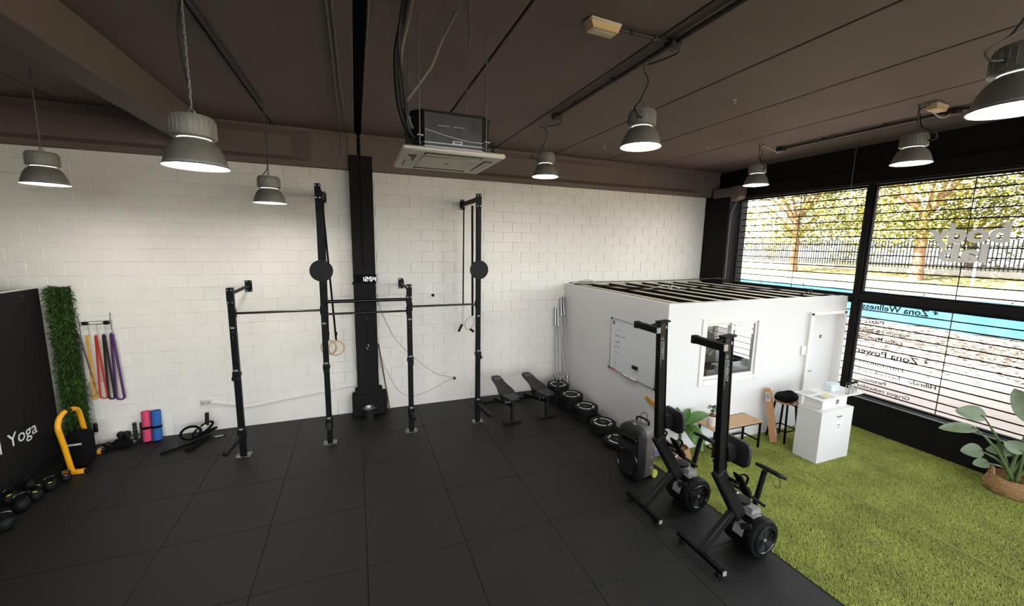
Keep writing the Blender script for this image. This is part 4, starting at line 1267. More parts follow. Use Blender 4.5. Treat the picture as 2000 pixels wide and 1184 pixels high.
MB().cyl((-2.09, 7.34, 0.013), (-2.05, 7.35, 0.013), 0.008, 8).build('tip', 'black_metal', bh)

# ---- yellow arch with black pad
ar = thing('agility_arch', 'yellow tube arch with a black padded panel standing by the partition', 'exercise frame', (-3.66, 7.0, 0))
near = smooth_pts([(-3.62, 6.725, 0.02), (-3.632, 6.66, 0.45), (-3.64, 6.62, 0.68), (-3.645, 6.66, 0.79), (-3.655, 6.76, 0.835), (-3.662, 6.82, 0.84)], 6)
far = smooth_pts([(-3.70, 7.29, 0.02), (-3.70, 7.24, 0.35), (-3.70, 7.19, 0.62), (-3.692, 7.14, 0.74), (-3.682, 7.04, 0.80), (-3.672, 6.94, 0.82)], 6)
MB().tube(near, 0.03, 10).build('near_tube', 'yellow_metal', ar)
MB().tube(far, 0.03, 10).build('far_tube', 'yellow_metal', ar)
MB().tube([near[-1], (-3.667, 6.88, 0.838), far[-1]], 0.026, 10).build('foam_grip', 'black_rubber', ar)
for (x, y) in ((-3.66, 6.725), (-3.74, 7.29)):
    MB().cbox((x + 0.06, y, 0.028), (0.24, 0.06, 0.05), 0.006).build('foot_bar', 'yellow_metal', ar)
    MB().cbox((x + 0.19, y, 0.028), (0.05, 0.064, 0.054), 0.006).build('foot_cap', 'black_plastic', ar)
pdl = MB().cbox((-3.655, 7.0, 0.245), (0.235, 0.25, 0.45), 0.025).build('pad', 'black_fabric', ar)
text_mesh('BOOMFIT', 0.034, basis((-3.712, 6.8735, 0.335), (1, 0, 0), (0, 0, 1)), 'pad_lettering', 'white_ink', pdl, 0.0006, False, 'LEFT', 1.0, 0.002)

# ---- kettlebells
def make_kettlebell(name, label):
    t = thing(name, label, 'kettlebell')
    MB().lathe([(0.001, 0.0), (0.06, 0.0), (0.075, 0.008), (0.098, 0.045), (0.108, 0.095), (0.10, 0.142), (0.075, 0.178), (0.04, 0.195), (0.001, 0.20)], n=24).build('bell', 'black_rubber', t, local=True)
    MB().tube([(-0.055, 0, 0.165), (-0.078, 0, 0.21), (-0.072, 0, 0.265), (-0.04, 0, 0.288), (0.04, 0, 0.288), (0.072, 0, 0.265), (0.078, 0, 0.21), (0.055, 0, 0.165)], 0.0165, 8, sm=4).build('handle', 'black_gloss', t, local=True)
    return t
KB = [(-3.62, 5.62, 0.3, 1.0, None, 'black kettlebell at the left picture edge on the floor'),
      (-3.69, 5.97, 0.9, 1.05, None, 'large black kettlebell, second from the left picture edge'),
      (-3.68, 6.17, 0.2, 0.95, 'yellow_mark', 'black kettlebell with a yellow mark on the handle base, nearest the large one'),
      (-3.66, 6.38, 0.7, 0.85, 'yellow_mark', 'black kettlebell with a yellow mark next to the yellow arch'),
      (-3.60, 6.56, 0.4, 0.72, 'pink_mark', 'small black kettlebell with a pink mark beside the arch foot'),
      (-3.91, 5.78, 1.2, 0.95, None, 'black kettlebell in the back row nearest the picture edge'),
      (-3.91, 6.18, 1.1, 0.95, 'yellow_mark', 'black kettlebell in the back row against the partition'),
      (-3.90, 6.48, 1.3, 0.85, None, 'black kettlebell in the back row behind the yellow arch foot')]
kb0 = None
for x, y, rz, sc, mk, lab in KB:
    if kb0 is None:
        kb0 = make_kettlebell('kettlebell', lab); kb = kb0; kb['group'] = 'kettlebells along the partition'
    else:
        kb = bpy.data.objects.new('kettlebell', None); COL.objects.link(kb)
        tag(kb, lab, 'kettlebell', 'kettlebells along the partition')
        for ch in [c for c in kb0.children if c.name.split('.')[0] in ('bell', 'handle')]:
            c_ = ch.copy(); COL.objects.link(c_); c_.parent = kb
    kb.location = (x, y, 0); kb.rotation_euler = (0, 0, rz); kb.scale = (sc * 0.68,) * 3
    if mk:
        vdir = Vector((0.5, -0.85, 0)); loc_dir = RZ(-rz) @ vdir
        MB().tube([Vector((0.058 * s + loc_dir.x * .06, loc_dir.y * .06, 0.185)) for s in (-.45, 0, .45)], 0.011, 6).build('colour_mark', mk, kb, local=True)

# ---- bumper plates in five stacks
def make_plate(th, r=0.222):
    t = thing('bumper_plate', 'x', 'weight plate')
    MB().lathe([(0.027, 0.004), (0.04, 0.002), (0.10, 0.002), (0.11, 0.006), (0.165, 0.006), (0.175, 0.0), (r - 0.008, 0.0), (r, 0.008), (r, th - 0.008), (r - 0.008, th), (0.178, th), (0.168, th - 0.006), (0.085, th - 0.006), (0.075, th - 0.001), (0.045, th - 0.001), (0.027, th - 0.003)], n=48).build('disc', 'black_rubber', t, local=True)
    MB().lathe([(0.025, 0.003), (0.033, 0.003), (0.034, 0.0045), (0.034, th - 0.002), (0.033, th), (0.025, th), (0.025, 0.003)], n=20).build('hub', 'chrome', t, local=True)
    # raised white print on the face: two arcs of lettering and four blocks
    for a0, word in ((0.0, 'BOOMFIT'), (PI, 'BUMPER')):
        mb = MB()
        for k, ch in enumerate(word):
            a = a0 + PI / 2 + 0.72 - 1.44 * k / (len(word) - 1)
            c0, s0 = math.cos(a), math.sin(a)
            w = 0.017
            for r0, r1 in ((0.125, 0.155),):
                pts = [(r0, a - w / r0 * .5), (r0, a + w / r0 * .5), (r1, a + w / r1 * .5), (r1, a - w / r1 * .5)]
                vs = [(q * math.cos(b), q * math.sin(b), th - 0.0052) for q, b in pts]
                mb.add(vs, [(0, 1, 2, 3)])
        # baseline ring segment that ties the letters together
        mb.lathe([(0.131, th - 0.0053), (0.149, th - 0.0053)], n=14, ang=(a0 + PI / 2 - .8, a0 + PI / 2 + .8))
        mb.build('face_lettering', 'white_ink', t, local=True, smooth=0)
    for a in (0.18, -0.28, PI + 0.18, PI - 0.28):
        x, y = 0.14 * math.cos(a), 0.14 * math.sin(a)
        MB().cbox((x, y, th - 0.005), (0.034, 0.04 if a in (0.18, PI + .18) else 0.03, 0.002), 0.0005, RZ(a)).build('weight_mark', 'white_ink', t, local=True)
    return t
STACKS = [((3.745, 6.95), 4, 0.089, 'the barbells, tallest stack'), ((3.80, 6.49), 4, 0.075, 'the second stack from the wall'), ((3.835, 6.03), 3, 0.08, 'the middle stack'),
          ((3.83, 5.47), 2, 0.085, 'the stack below the whiteboard'), ((3.80, 5.00), 1, 0.095, 'the single plate')]
STN = ['the stack in the corner by the barbells', 'the second stack from the corner', 'the third stack from the corner', 'the fourth stack from the corner', '']
protos = {}
for si, ((x, y), n, th, _) in enumerate(STACKS):
    for k in range(n):
        if n == 1:
            lab = 'single black bumper plate lying half behind the loudspeaker'
        elif k == n - 1:
            lab = 'topmost black bumper plate with white print of ' + STN[si]
        elif k == 0:
            lab = 'lowest black bumper plate of ' + STN[si]
        elif n == 3:
            lab = 'middle black bumper plate of ' + STN[si]
        else:
            lab = ('second' if k == 1 else 'third') + ' black bumper plate from the floor in ' + STN[si]
        if th not in protos:
            p = make_plate(th); protos[th] = p; p['label'] = lab; p['group'] = 'black bumper plates stacked along the office wall'
        else:
            p = copy_tree(protos[th]); p['label'] = lab
        p.location = (x + random.uniform(-.006, .006), y + random.uniform(-.006, .006), k * (th + 0.0004))
        p.rotation_euler = (0, 0, {0: 0.5, 1: 2.6, 2: 0.9 + PI / 2, 3: 0.2 + PI / 2 + .35, 4: 2.2}[si] if k == n - 1 else random.uniform(0, 6))

# ---- adjustable benches
def make_bench(label):
    t = thing('weight_bench', label, 'bench', (0, 0, 0), 'adjustable weight benches')
    # local: y runs from the front foot (0) towards the wall (1.1)
    def pad(poly, th, M, name):
        mb = MB(); n = len(poly); vs = []
        rings = ((0.0, 0.93), (0.012, 1.0), (th - 0.012, 1.0), (th, 0.93))
        cx_ = sum(p[0] for p in poly) / n; cy_ = sum(p[1] for p in poly) / n
        for z, s in rings:
            for px, py in poly:
                vs.append((cx_ + (px - cx_) * s, cy_ + (py - cy_) * s, z))
        fs = []
        for r in range(3):
            for k in range(n):
                fs.append((r * n + k, r * n + (k + 1) % n, (r + 1) * n + (k + 1) % n, (r + 1) * n + k))
        fs += [tuple(reversed(range(n))), tuple(range(3 * n, 4 * n))]
        mb.add(vs, fs).xform(M)
        return mb.build(name, 'vinyl', t, local=True)
    bp = [(-0.13, 0.0), (0.13, 0.0), (0.148, 0.06), (0.145, 0.14), (0.115, 0.30), (0.10, 0.42), (0.10, 0.60), (0.09, 0.68), (0.055, 0.72), (-0.055, 0.72), (-0.09, 0.68), (-0.10, 0.60), (-0.10, 0.42), (-0.115, 0.30), (-0.145, 0.14), (-0.148, 0.06)]
    Mb = Matrix.Translation((0, 0.28, 0.42)) @ RX(0.17).to_4x4()
    back = pad(bp, 0.06, Mb, 'backrest')
    text_mesh('BOOMFIT', 0.028, Mb @ basis((0.0, 0.56, 0.0615), (1, 0, 0), (0, 1, 0)), 'pad_lettering', 'white_ink', t, 0.0004, False, 'CENTER')
    for o in list(t.children):
        if o.name.startswith('pad_lettering'):
            o.parent = back
    sp = [(-0.08, 0.0), (0.08, 0.0), (0.115, 0.04), (0.115, 0.09), (0.135, 0.24), (0.11, 0.275), (-0.11, 0.275), (-0.135, 0.24), (-0.115, 0.09), (-0.115, 0.04)]
    sp = [(a * (1.0 if b > .1 else 1.0), b) for a, b in sp]
    pad(sp, 0.06, Matrix.Translation((0, -0.02, 0.435)) @ RX(-0.06).to_4x4(), 'seat')
    MB().bar((0, 0.05, 0.33), (0, 0.98, 0.12), 0.05, 0.06).build('main_beam', 'black_metal', t, local=True)
    MB().bar((0, 0.08, 0.0), (0, 0.10, 0.43), 0.06, 0.05).build('front_post', 'rower_frame', t, local=True)
    MB().cbox((0, 0.08, 0.02), (0.34, 0.06, 0.04), 0.006).build('front_foot', 'rower_frame', t, local=True)
    MB().cbox((0, 1.0, 0.045), (0.46, 0.06, 0.05), 0.006).build('rear_foot', 'black_metal', t, local=True)
    for s in (-1, 1):
        MB().cyl((s * 0.24, 1.0, 0.045), (s * 0.28, 1.0, 0.045), 0.045, 14).build('wheel', 'black_rubber', t, local=True)
    MB().bar((0, 0.55, 0.22), (0, 0.72, 0.46), 0.045, 0.03).build('support_strut', 'black_metal', t, local=True)
    MB().cyl((-0.09, 0.22, 0.33), (0.09, 0.22, 0.33), 0.012, 8).build('lock_pin', 'chrome', t, local=True)
    MB().bar((0, 0.25, 0.40), (0, 0.85, 0.50), 0.05, 0.03).build('back_rail', 'black_metal', t, local=True)
    return t
b0 = make_bench('black adjustable weight bench nearer the rig post')
b0.location = (2.49, 6.19, 0); b0.rotation_euler = (0, 0, 0.03)
b1 = copy_tree(b0); b1['label'] = 'black adjustable weight bench nearer the weight plates'
b1.location = (3.17, 6.20, 0); b1.rotation_euler = (0, 0, 0.07)

# ---- barbells leaning in the corner
def barbell(p, q, label, sleeve=0.36):
    p = Vector(p); q = Vector(q); d = (q - p).normalized()
    t = thing('barbell', label, 'barbell', p, 'barbells leaning in the corner')
    MB().cyl(p + d * sleeve, q - d * sleeve, 0.0135, 10).build('shaft', 'steel', t)
    for a, b, c in ((p, p + d * sleeve, p + d * (sleeve + .02)), (q - d * sleeve, q, q - d * (sleeve + .02))):
        MB().cyl(a, b, 0.0245, 14).build('sleeve', 'chrome', t)
        e = b if a is p else a
        MB().cyl(e - d * .012, e + d * .012, 0.036, 14).build('collar', 'chrome', t)
barbell((3.88, 7.33, 0.02), (3.955, 7.585, 1.82), 'steel barbell leaning furthest left in the corner')
barbell((3.955, 7.30, 0.02), (4.015, 7.585, 1.79), 'shorter steel barbell, second from the left in the corner')
barbell((4.03, 7.24, 0.02), (4.075, 7.58, 2.02), 'tall steel barbell, left of the two tallest in the corner')
barbell((4.11, 7.18, 0.02), (4.135, 7.585, 2.04), 'tall steel barbell nearest the office wall')

# ---- whiteboard on the office wall
XW = XOFF - 0.0
wb = thing('whiteboard', 'whiteboard with a few handwritten lines on the office side wall', 'whiteboard', (XW, 5.25, 0.99))
y0, y1, z0, z1 = 4.665, 5.835, 0.99, 1.885
MB().box((XW - 0.014, y0, z0), (XW - 0.002, y1, z1)).build('surface', 'board_white', wb, smooth=0)
fr = MB()
for a, b in (((XW - 0.01, y0 - .006, z0), (XW - 0.01, y1 + .006, z0)), ((XW - 0.01, y0 - .006, z1), (XW - 0.01, y1 + .006, z1)), ((XW - 0.01, y0, z0), (XW - 0.01, y0, z1)), ((XW - 0.01, y1, z0), (XW - 0.01, y1, z1))):
    fr.bar(a, b, 0.022, 0.016, 0.003)
fr.build('frame', 'aluminium', wb)
for y in (y0, y1):
    for z in (z0, z1):
        MB().cbox((XW - 0.012, y, z), (0.024, 0.034, 0.034), 0.006).build('corner_cap', 'black_plastic', wb)
MB().cyl((XW - 0.0145, 5.765, 1.822), (XW - 0.0155, 5.765, 1.822), 0.032, 20).build('emblem', 'dark_ink', wb)
text_mesh('w', 0.05, basis((XW - 0.0158, 5.765, 1.81), (0, -1, 0), (0, 0, 1)), 'emblem_mark', 'white_ink', wb, 0.0003, False, 'CENTER')
rnd = random.Random(11)
def scribble(y, z, w, h, seed):
    r = random.Random(seed); pts = []; x = 0
    while x < w:
        pts.append((XW - 0.0152, y - x, z + r.uniform(-h, h) * .5)); x += r.uniform(.008, .016)
    MB().tube(pts, 0.0022, 4, sm=2).build('handwriting', 'dark_ink', wb)
scribble(5.70, 1.715, 0.16, 0.006, 1)
for k, (z, w) in enumerate(((1.61, 0.13), (1.50, 0.15), (1.41, 0.16), (1.32, 0.09), (1.22, 0.05), (1.12, 0.06))):
    scribble(5.72 - 0.005 * k, z, w, 0.045, 20 + k)
scribble(5.56, 1.615, 0.12, 0.04, 31)
tray = MB().cbox((XW - 0.032, 5.25, 0.975), (0.05, 0.34, 0.008), 0.002).cbox((XW - 0.055, 5.25, 0.982), (0.005, 0.34, 0.016), 0.001).build('pen_tray', 'aluminium', wb)
tag(MB().cbox((XW - 0.035, 5.12, 1.195), (0.04, 0.125, 0.055), 0.008).build('board_eraser', 'black_plastic', loc=(XW - 0.03, 5.12, 1.17)), 'black board eraser stuck on the whiteboard', 'eraser')
for y, m, lab in ((5.70, 'red_marker', 'red marker at the lower left corner of the whiteboard'), (5.80, 'green_marker', 'green marker end at the lower left corner of the whiteboard')):
    t = thing('marker_pen', lab, 'marker', (XW - 0.03, y, 0.995), 'markers on the whiteboard')
    MB().cyl((XW - 0.03, y - 0.05, 1.008), (XW - 0.03, y + 0.03, 1.008), 0.011, 10).build('barrel', m, t)
    MB().cyl((XW - 0.03, y + 0.03, 1.008), (XW - 0.03, y + 0.055, 1.008), 0.0125, 10).build('cap', m, t)
for y, lab in ((5.34, 'white marker in the tray under the whiteboard, left one'), (5.16, 'white marker in the tray under the whiteboard, right one')):
    tag(MB().cyl((XW - 0.035, y - 0.065, 0.992), (XW - 0.035, y + 0.065, 0.992), 0.012, 10).cyl((XW - .035, y + .065, .992), (XW - .035, y + .075, .992), 0.006, 8).build('marker_pen', 'paper', loc=(XW - .035, y, .98)), lab, 'marker', 'white markers in the tray')
# mustard mitten-like cloth on the wall
gv = MB()
gp = [(4.84, 0.815), (4.80, 0.83), (4.74, 0.815), (4.68, 0.80), (4.62, 0.79), (4.57, 0.77), (4.56, 0.735), (4.60, 0.72), (4.66, 0.73), (4.72, 0.735), (4.74, 0.765), (4.80, 0.785), (4.835, 0.79)]
gv.prism(gp, XW - 0.03, XW - 0.006, 'x')
tag(gv.build('wall_cloth', 'mustard_cloth', loc=(XW - 0.02, 4.7, 0.72)), 'small mustard yellow cloth hanging on the office wall below the whiteboard', 'cloth')

# ---- rowing machines stored upright
def make_rower(label):
    t = thing('rowing_machine', label, 'rowing machine', (0, 0, 0), 'rowing machines stored upright')
    def put(mb, name, m, par=None): return mb.build(name, m, par or t, local=True)
    # floor bar
    fb = put(MB().cbox((-0.25, 0, 0.075), (0.05, 0.58, 0.05), 0.006), 'front_foot_bar', 'black_metal')
    for s in (-1, 1):
        put(MB().cyl((-0.25 - .03, s * 0.235, 0.026), (-0.25 + .03, s * 0.235, 0.026), 0.026, 14).cbox((-0.25, s * 0.235, 0.05), (0.045, 0.03, 0.03), 0.004), 'roller_foot', 'black_rubber', fb)
        put(MB().cbox((-0.25, s * 0.293, 0.075), (0.046, 0.012, 0.046), 0.004), 'end_cap', 'gray_ink' if s < 0 else 'black_plastic', fb)
    put(MB().bar((-0.25, 0, 0.08), (0.15, 0, 0.43), 0.06, 0.085, 0.008), 'front_leg', 'rower_frame')
    put(MB().bar((0.31, 0, 0.27), (-0.105, 0, 0.93), 0.085, 0.125, 0.012), 'main_frame', 'rower_frame')
    put(MB().bar((0.30, 0, 0.285), (-0.115, 0, 0.945), 0.06, 0.145, 0.006), 'frame_insert', 'black_metal')
    # monorail
    p, q = Vector((-0.085, 0, 0.93)), Vector((-0.165, 0, 2.30))
    rl = put(MB().bar(p, q, 0.05, 0.11, 0.004, up=(1, 0, 0)), 'monorail', 'rower_rail')
    d = (q - p).normalized()
    for s in (-1, 1):
        e = Vector((0.048 * s, 0, 0))
        put(MB().bar(p + e, q + e, 0.066, 0.016, 0.003, up=(1, 0, 0)), 'rail_flange', 'black_metal', rl)
    put(MB().cbox(q + Vector((0.01, 0, 0.012)), (0.15, 0.085, 0.018), 0.004, RY(-0.058)), 'top_cap', 'black_metal', rl)
    put(MB().cbox(q + Vector((0.035, -0.03, -0.05)), (0.02, 0.006, 0.03), 0.002), 'top_tab', 'gray_ink', rl)
    # lettering running down the rail
    xa = -d; M = basis(p + d * 1.16 + Vector((-0.020, -0.0262, 0)), xa, Vector((1, 0, 0)))
    text_mesh('SYNERGY', 0.05, M, 'rail_lettering', 'gray_ink', rl, 0.0003, False, 'LEFT', 1.0, 0.001)
    sm2 = MB()
    for k in range(13):
        sm2.cbox(p + d * (1.155 - 0.0235 * k) + Vector((-0.036, -0.0262, 0)), (0.014, 0.0006, 0.016 if k < 11 else 0.009), 0.0001)
    put(sm2, 'rail_print', 'gray_ink', rl)
    c = p + d * 1.19 + Vector((-0.012, -0.0262, 0))
    put(MB().tube([c + Vector((0.018 * math.cos(k * PI / 8), 0, 0.018 * math.sin(k * PI / 8))) for k in range(16)], 0.0022, 4, closed=True).sphere(c, 0.008, 8, 6, (1, .1, 1)), 'rail_emblem', 'gray_ink', rl)
    # rear foot at the top
    rf = put(MB().cbox((-0.33, 0.045, 2.245), (0.06, 0.36, 0.07), 0.006), 'rear_foot_bar', 'black_metal')
    put(MB().cbox((-0.33, -0.138, 2.245), (0.05, 0.012, 0.062), 0.004), 'end_cap', 'gray_ink', rf)
    put(MB().cbox((-0.33, 0.215, 2.245), (0.07, 0.05, 0.08), 0.006), 'end_cap', 'black_plastic', rf)
    put(MB().bar((-0.30, 0.0, 2.27), (-0.17, 0.0, 2.30), 0.05, 0.02, 0.003), 'rear_strut', 'black_metal')
    put(MB().bar((-0.31, 0.0, 2.215), (-0.17, 0.0, 2.215), 0.04, 0.012, 0.003), 'rear_strut', 'black_metal')
    # seat
    put(MB().cbox((0.005, 0, 1.12), (0.11, 0.11, 0.16), 0.01, RY(-0.058)), 'seat_carriage', 'black_plastic')
    sm_ = MB(); n = 20; poly = []
    for k in range(n):
        a = 2 * PI * k / n; ca, sa = math.cos(a), math.sin(a)
        poly.append((0.155 * math.copysign(abs(ca) ** .45, ca), 0.135 * math.copysign(abs(sa) ** .45, sa)))
    vs = []
    for xx, s in ((0.075, .9), (0.085, 1.0), (0.118, 1.0), (0.13, .93)):
        for a, b in poly:
            vs.append((xx + 0.03 * (abs(a) / .155) ** 2 * .5, a * s, 1.115 + b * s))
    fs = []
    for r in range(3):
        for k in range(n):
            fs.append((r * n + k, r * n + (k + 1) % n, (r + 1) * n + (k + 1) % n, (r + 1) * n + k))
    fs += [tuple(range(n)), tuple(range(3 * n, 4 * n))]
    put(sm_.add(vs, fs), 'seat', 'vinyl')
    # flywheel drum (axis y)
    R = RX(PI / 2)   # z -> -y
    fc = Vector((0.365, 0, 0.208))
    def ylathe(prof, n=40, ang=None): return MB().lathe(prof, fc, n, R, ang)
    dm = put(ylathe([(0.001, -0.12), (0.17, -0.12), (0.195, -0.10), (0.20, -0.06), (0.20, 0.14), (0.205, 0.155), (0.205, 0.20), (0.19, 0.222), (0.15, 0.226), (0.135, 0.214)]), 'flywheel_housing', 'black_plastic')
    put(ylathe([(0.2005, 0.01), (0.2035, 0.012), (0.2035, 0.12), (0.2005, 0.122)], 16, (PI * 0.74, PI * 0.98)), 'housing_band', 'rower_gray', dm)
    put(ylathe([(0.2005, -0.02), (0.2035, -0.018), (0.2035, 0.13), (0.2005, 0.132)], 14, (PI * 0.42, PI * 0.62)), 'housing_band', 'rower_gray', dm)
    put(ylathe([(0.150, 0.224), (0.147, 0.236), (0.137, 0.240), (0.128, 0.232), (0.128, 0.216)]), 'grille_rim', 'black_gloss', dm)
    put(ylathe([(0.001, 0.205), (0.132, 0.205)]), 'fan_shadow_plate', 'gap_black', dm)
    g = MB()
    for k in range(10):
        rr = 0.022 + 0.0115 * k
        g.lathe([(rr - .0028, 0.222), (rr, 0.2255), (rr + .0028, 0.222), (rr - .0028, 0.222)], fc, 36, R)
    put(g, 'grille_rings', 'rower_frame', dm)['kind'] = 'stuff'
    sk = MB()
    for a in (0.35, 0.35 + PI / 2):
        e = Vector((math.cos(a), 0, math.sin(a))) * 0.13
        sk.bar(fc - e + Vector((0, -0.227, 0)), fc + e + Vector((0, -0.227, 0)), 0.006, 0.005, 0.001)
    put(sk, 'grille_spoke', 'rower_frame', dm)
    put(ylathe([(0.001, 0.230), (0.016, 0.230), (0.02, 0.224)], 16), 'grille_hub', 'rower_gray', dm)
    put(MB().bar((0.16, -0.10, 0.33), (0.22, -0.18, 0.36), 0.05, 0.05, 0.008), 'housing_lug', 'black_plastic', dm)
    # damper housing on top
    put(MB().prism([(0.31, 0.395), (0.46, 0.385), (0.445, 0.45), (0.33, 0.465)], -0.09, 0.07, 'y'), 'damper_cover', 'rower_gray')
    put(MB().lathe([(0.001, 0.0), (0.075, 0.0), (0.08, 0.01), (0.08, 0.035), (0.001, 0.04)], (0.36, 0.06, 0.455), 20), 'damper_cap', 'black_plastic')
    # monitor on its arm
    ma = put(MB().bar((0.47, 0, 0.42), (0.57, 0, 0.80), 0.045, 0.04, 0.006, up=(1, 0, 0)), 'monitor_arm', 'black_metal')
    mo = put(MB().cbox((0.615, -0.03, 0.805), (0.15, 0.27, 0.035), 0.01, RY(0.45)), 'monitor', 'black_plastic', ma)
    put(MB().cbox((0.625, -0.03, 0.826), (0.10, 0.20, 0.004), 0.001, RY(0.45)), 'screen', 'black_gloss', ma)
    put(MB().tube([(0.60, -0.14, 0.79), (0.61, -0.15, 0.70), (0.60, -0.12, 0.67), (0.585, -0.08, 0.72)], 0.004, 5, sm=5), 'sensor_wire', 'cable_black', ma)
    # foot stretchers
    dirf = (Vector((-0.105, 0, 0.93)) - Vector((0.31, 0, 0.27))).normalized()
    nrm = Vector((dirf.z, 0, -dirf.x))
    for s in (-1, 1):
        c = Vector((0.06, s * 0.125, 0.80)) + nrm * 0.03
        fp = put(MB().bar(c - dirf * 0.16, c + dirf * 0.15, 0.105, 0.022, 0.006, up=nrm), 'foot_plate', 'black_plastic')
        put(MB().bar(c - dirf * 0.12 + nrm * 0.02, c - dirf * 0.03 + nrm * 0.02, 0.10, 0.02, 0.004, up=nrm), 'heel_cup', 'black_rubber', fp)
        put(MB().tube([c + Vector((0, -0.055, 0)) + dirf * .05, c + nrm * 0.07 + dirf * .06 + Vector((0, -0.03, 0)), c + nrm * 0.07 + dirf * .06 + Vector((0, 0.03, 0)), c + Vector((0, 0.055, 0)) + dirf * .05], 0.012, 6, sm=5, flat=.4), 'foot_strap', 'black_fabric', fp)
    put(MB().bar((-0.01, 0, 0.86), (0.05, 0, 0.83), 0.27, 0.03, 0.004), 'stretcher_bracket', 'black_metal')
    for s in (-1, 1):
        put(MB().cyl((0.075, s * 0.055, 0.80), (0.10, s * 0.055, 0.80), 0.014, 8), 'bracket_bolt', 'steel')
    # pull handle
    hb = put(MB().tube([(0.30, -0.23, 0.60), (0.235, -0.10, 0.655), (0.225, 0, 0.665), (0.235, 0.10, 0.655), (0.30, 0.23, 0.60)], 0.016, 8, sm=4), 'pull_handle', 'black_rubber')
    put(MB().cyl((0.225, 0, 0.665), (0.15, 0, 0.60), 0.012, 8), 'handle_swivel', 'chrome', hb)
    return t
rw = make_rower('black rowing machine stored upright, nearer the viewer')
rw.location = (3.405, 2.715, 0)
rw2 = copy_tree(rw); rw2['label'] = 'black rowing machine stored upright beside the loudspeaker'
rw2.location = (3.335, 3.50, 0)

# ---- loudspeaker
lsx, lsy = 3.56, 4.21
ls = thing('loudspeaker', 'black and grey portable loudspeaker standing on the rubber floor', 'loudspeaker', (lsx, lsy, 0), rz=0.0)
RS = RZ(-1.347)       # local -y is the front
def lsput(mb, name, m, par=None):
    M = Matrix.Translation((lsx, lsy, 0)) @ RS.to_4x4()
    return mb.xform(M).build(name, m, par or ls)
outl = []
W2, H0, H1 = 0.20, 0.03, 0.745
for k in range(7): # rounded top outline
    a = PI * k / 6
    outl.append((W2 * math.cos(a) * (1 if 0 < k < 6 else 1), H1 - 0.13 + 0.13 * math.sin(a) ** 0.7))
outl = [(W2, 0.62), (W2 * .93, 0.69), (W2 * .78, 0.73), (W2 * .5, 0.748), (0, 0.755), (-W2 * .5, 0.748), (-W2 * .78, 0.73), (-W2 * .93, 0.69), (-W2, 0.62), (-W2 * .99, 0.12), (-W2 * .9, 0.05), (-W2 * .7, 0.03), (W2 * .7, 0.03), (W2 * .9, 0.05), (W2 * .99, 0.12)]
mb = MB(); n = len(outl); vs = []
for y, s in ((-0.17, 0.98), (-0.10, 1.0), (0.02, 1.0), (0.12, 0.86), (0.165, 0.70)):
    for a, b in outl:
        vs.append((a * s, y, 0.03 + (b - 0.03) * (0.5 + 0.5 * s)))
fs = []
for r in range(4):
    for k in range(n):
        fs.append((r * n + k, r * n + (k + 1) % n, (r + 1) * n + (k + 1) % n, (r + 1) * n + k))
fs += [tuple(range(n)), tuple(range(4 * n, 5 * n))]
cab = lsput(mb.add(vs, fs), 'cabinet', 'speaker_gray')
mb = MB(); vs = []
for y, s in ((-0.10, 1.006), (-0.185, 0.99), (-0.225, 0.86)):
    for a, b in outl:
        vs.append((a * s, y, 0.37 + (b - 0.37) * s))
fs = []
for r in range(2):
    for k in range(n):
        fs.append((r * n + k, r * n + (k + 1) % n, (r + 1) * n + (k + 1) % n, (r + 1) * n + k))
fs += [tuple(range(2 * n, 3 * n))]
lsput(mb.add(vs, fs), 'grille', 'speaker_grille')
lsput(MB().lathe([(0.168, 0.222), (0.176, 0.232), (0.168, 0.240), (0.160, 0.232), (0.168, 0.222)], (0, 0, 0.26), 40, RX(PI / 2)), 'woofer_ring', 'black_gloss')
lsput(MB().lathe([(0.001, 0.222), (0.05, 0.226), (0.15, 0.238)], (0, 0, 0.26), 32, RX(PI / 2)), 'woofer_cone', 'speaker_grille')
lsput(MB().cbox((0, -0.222, 0.57), (0.24, 0.02, 0.08), 0.008), 'horn', 'black_gloss')
lsput(MB().cbox((0.0, -0.12, 0.757), (0.05, 0.03, 0.008), 0.003), 'top_badge', 'gray_ink')
for z in (0.50, 0.32, 0.17):
    lsput(MB().cbox((0.196, 0.03, z), (0.01, 0.05, 0.014), 0.003), 'side_vent', 'gray_ink')
for s in (-1, 1):
    lsput(MB().cyl((s * 0.155, 0.12, 0.055), (s * 0.205, 0.12, 0.055), 0.055, 20), 'wheel', 'wheel_yellow')
lsput(MB().cbox((0, -0.15, 0.015), (0.3, 0.05, 0.03), 0.006), 'foot', 'black_rubber')
lsput(MB().tube([(-0.09, 0.05, 0.70), (-0.09, 0.05, 0.79), (0.09, 0.05, 0.79), (0.09, 0.05, 0.70)], 0.014, 8, sm=3), 'carry_handle', 'black_plastic')
lsput(MB().tube([(0.02, 0.1, 0.70), (0.03, 0.1, 0.84), (0.0, 0.07, 0.88), (-0.05, 0.06, 0.82), (-0.03, 0.05, 0.73)], 0.004, 5, sm=5), 'aux_cable', 'cable_black')

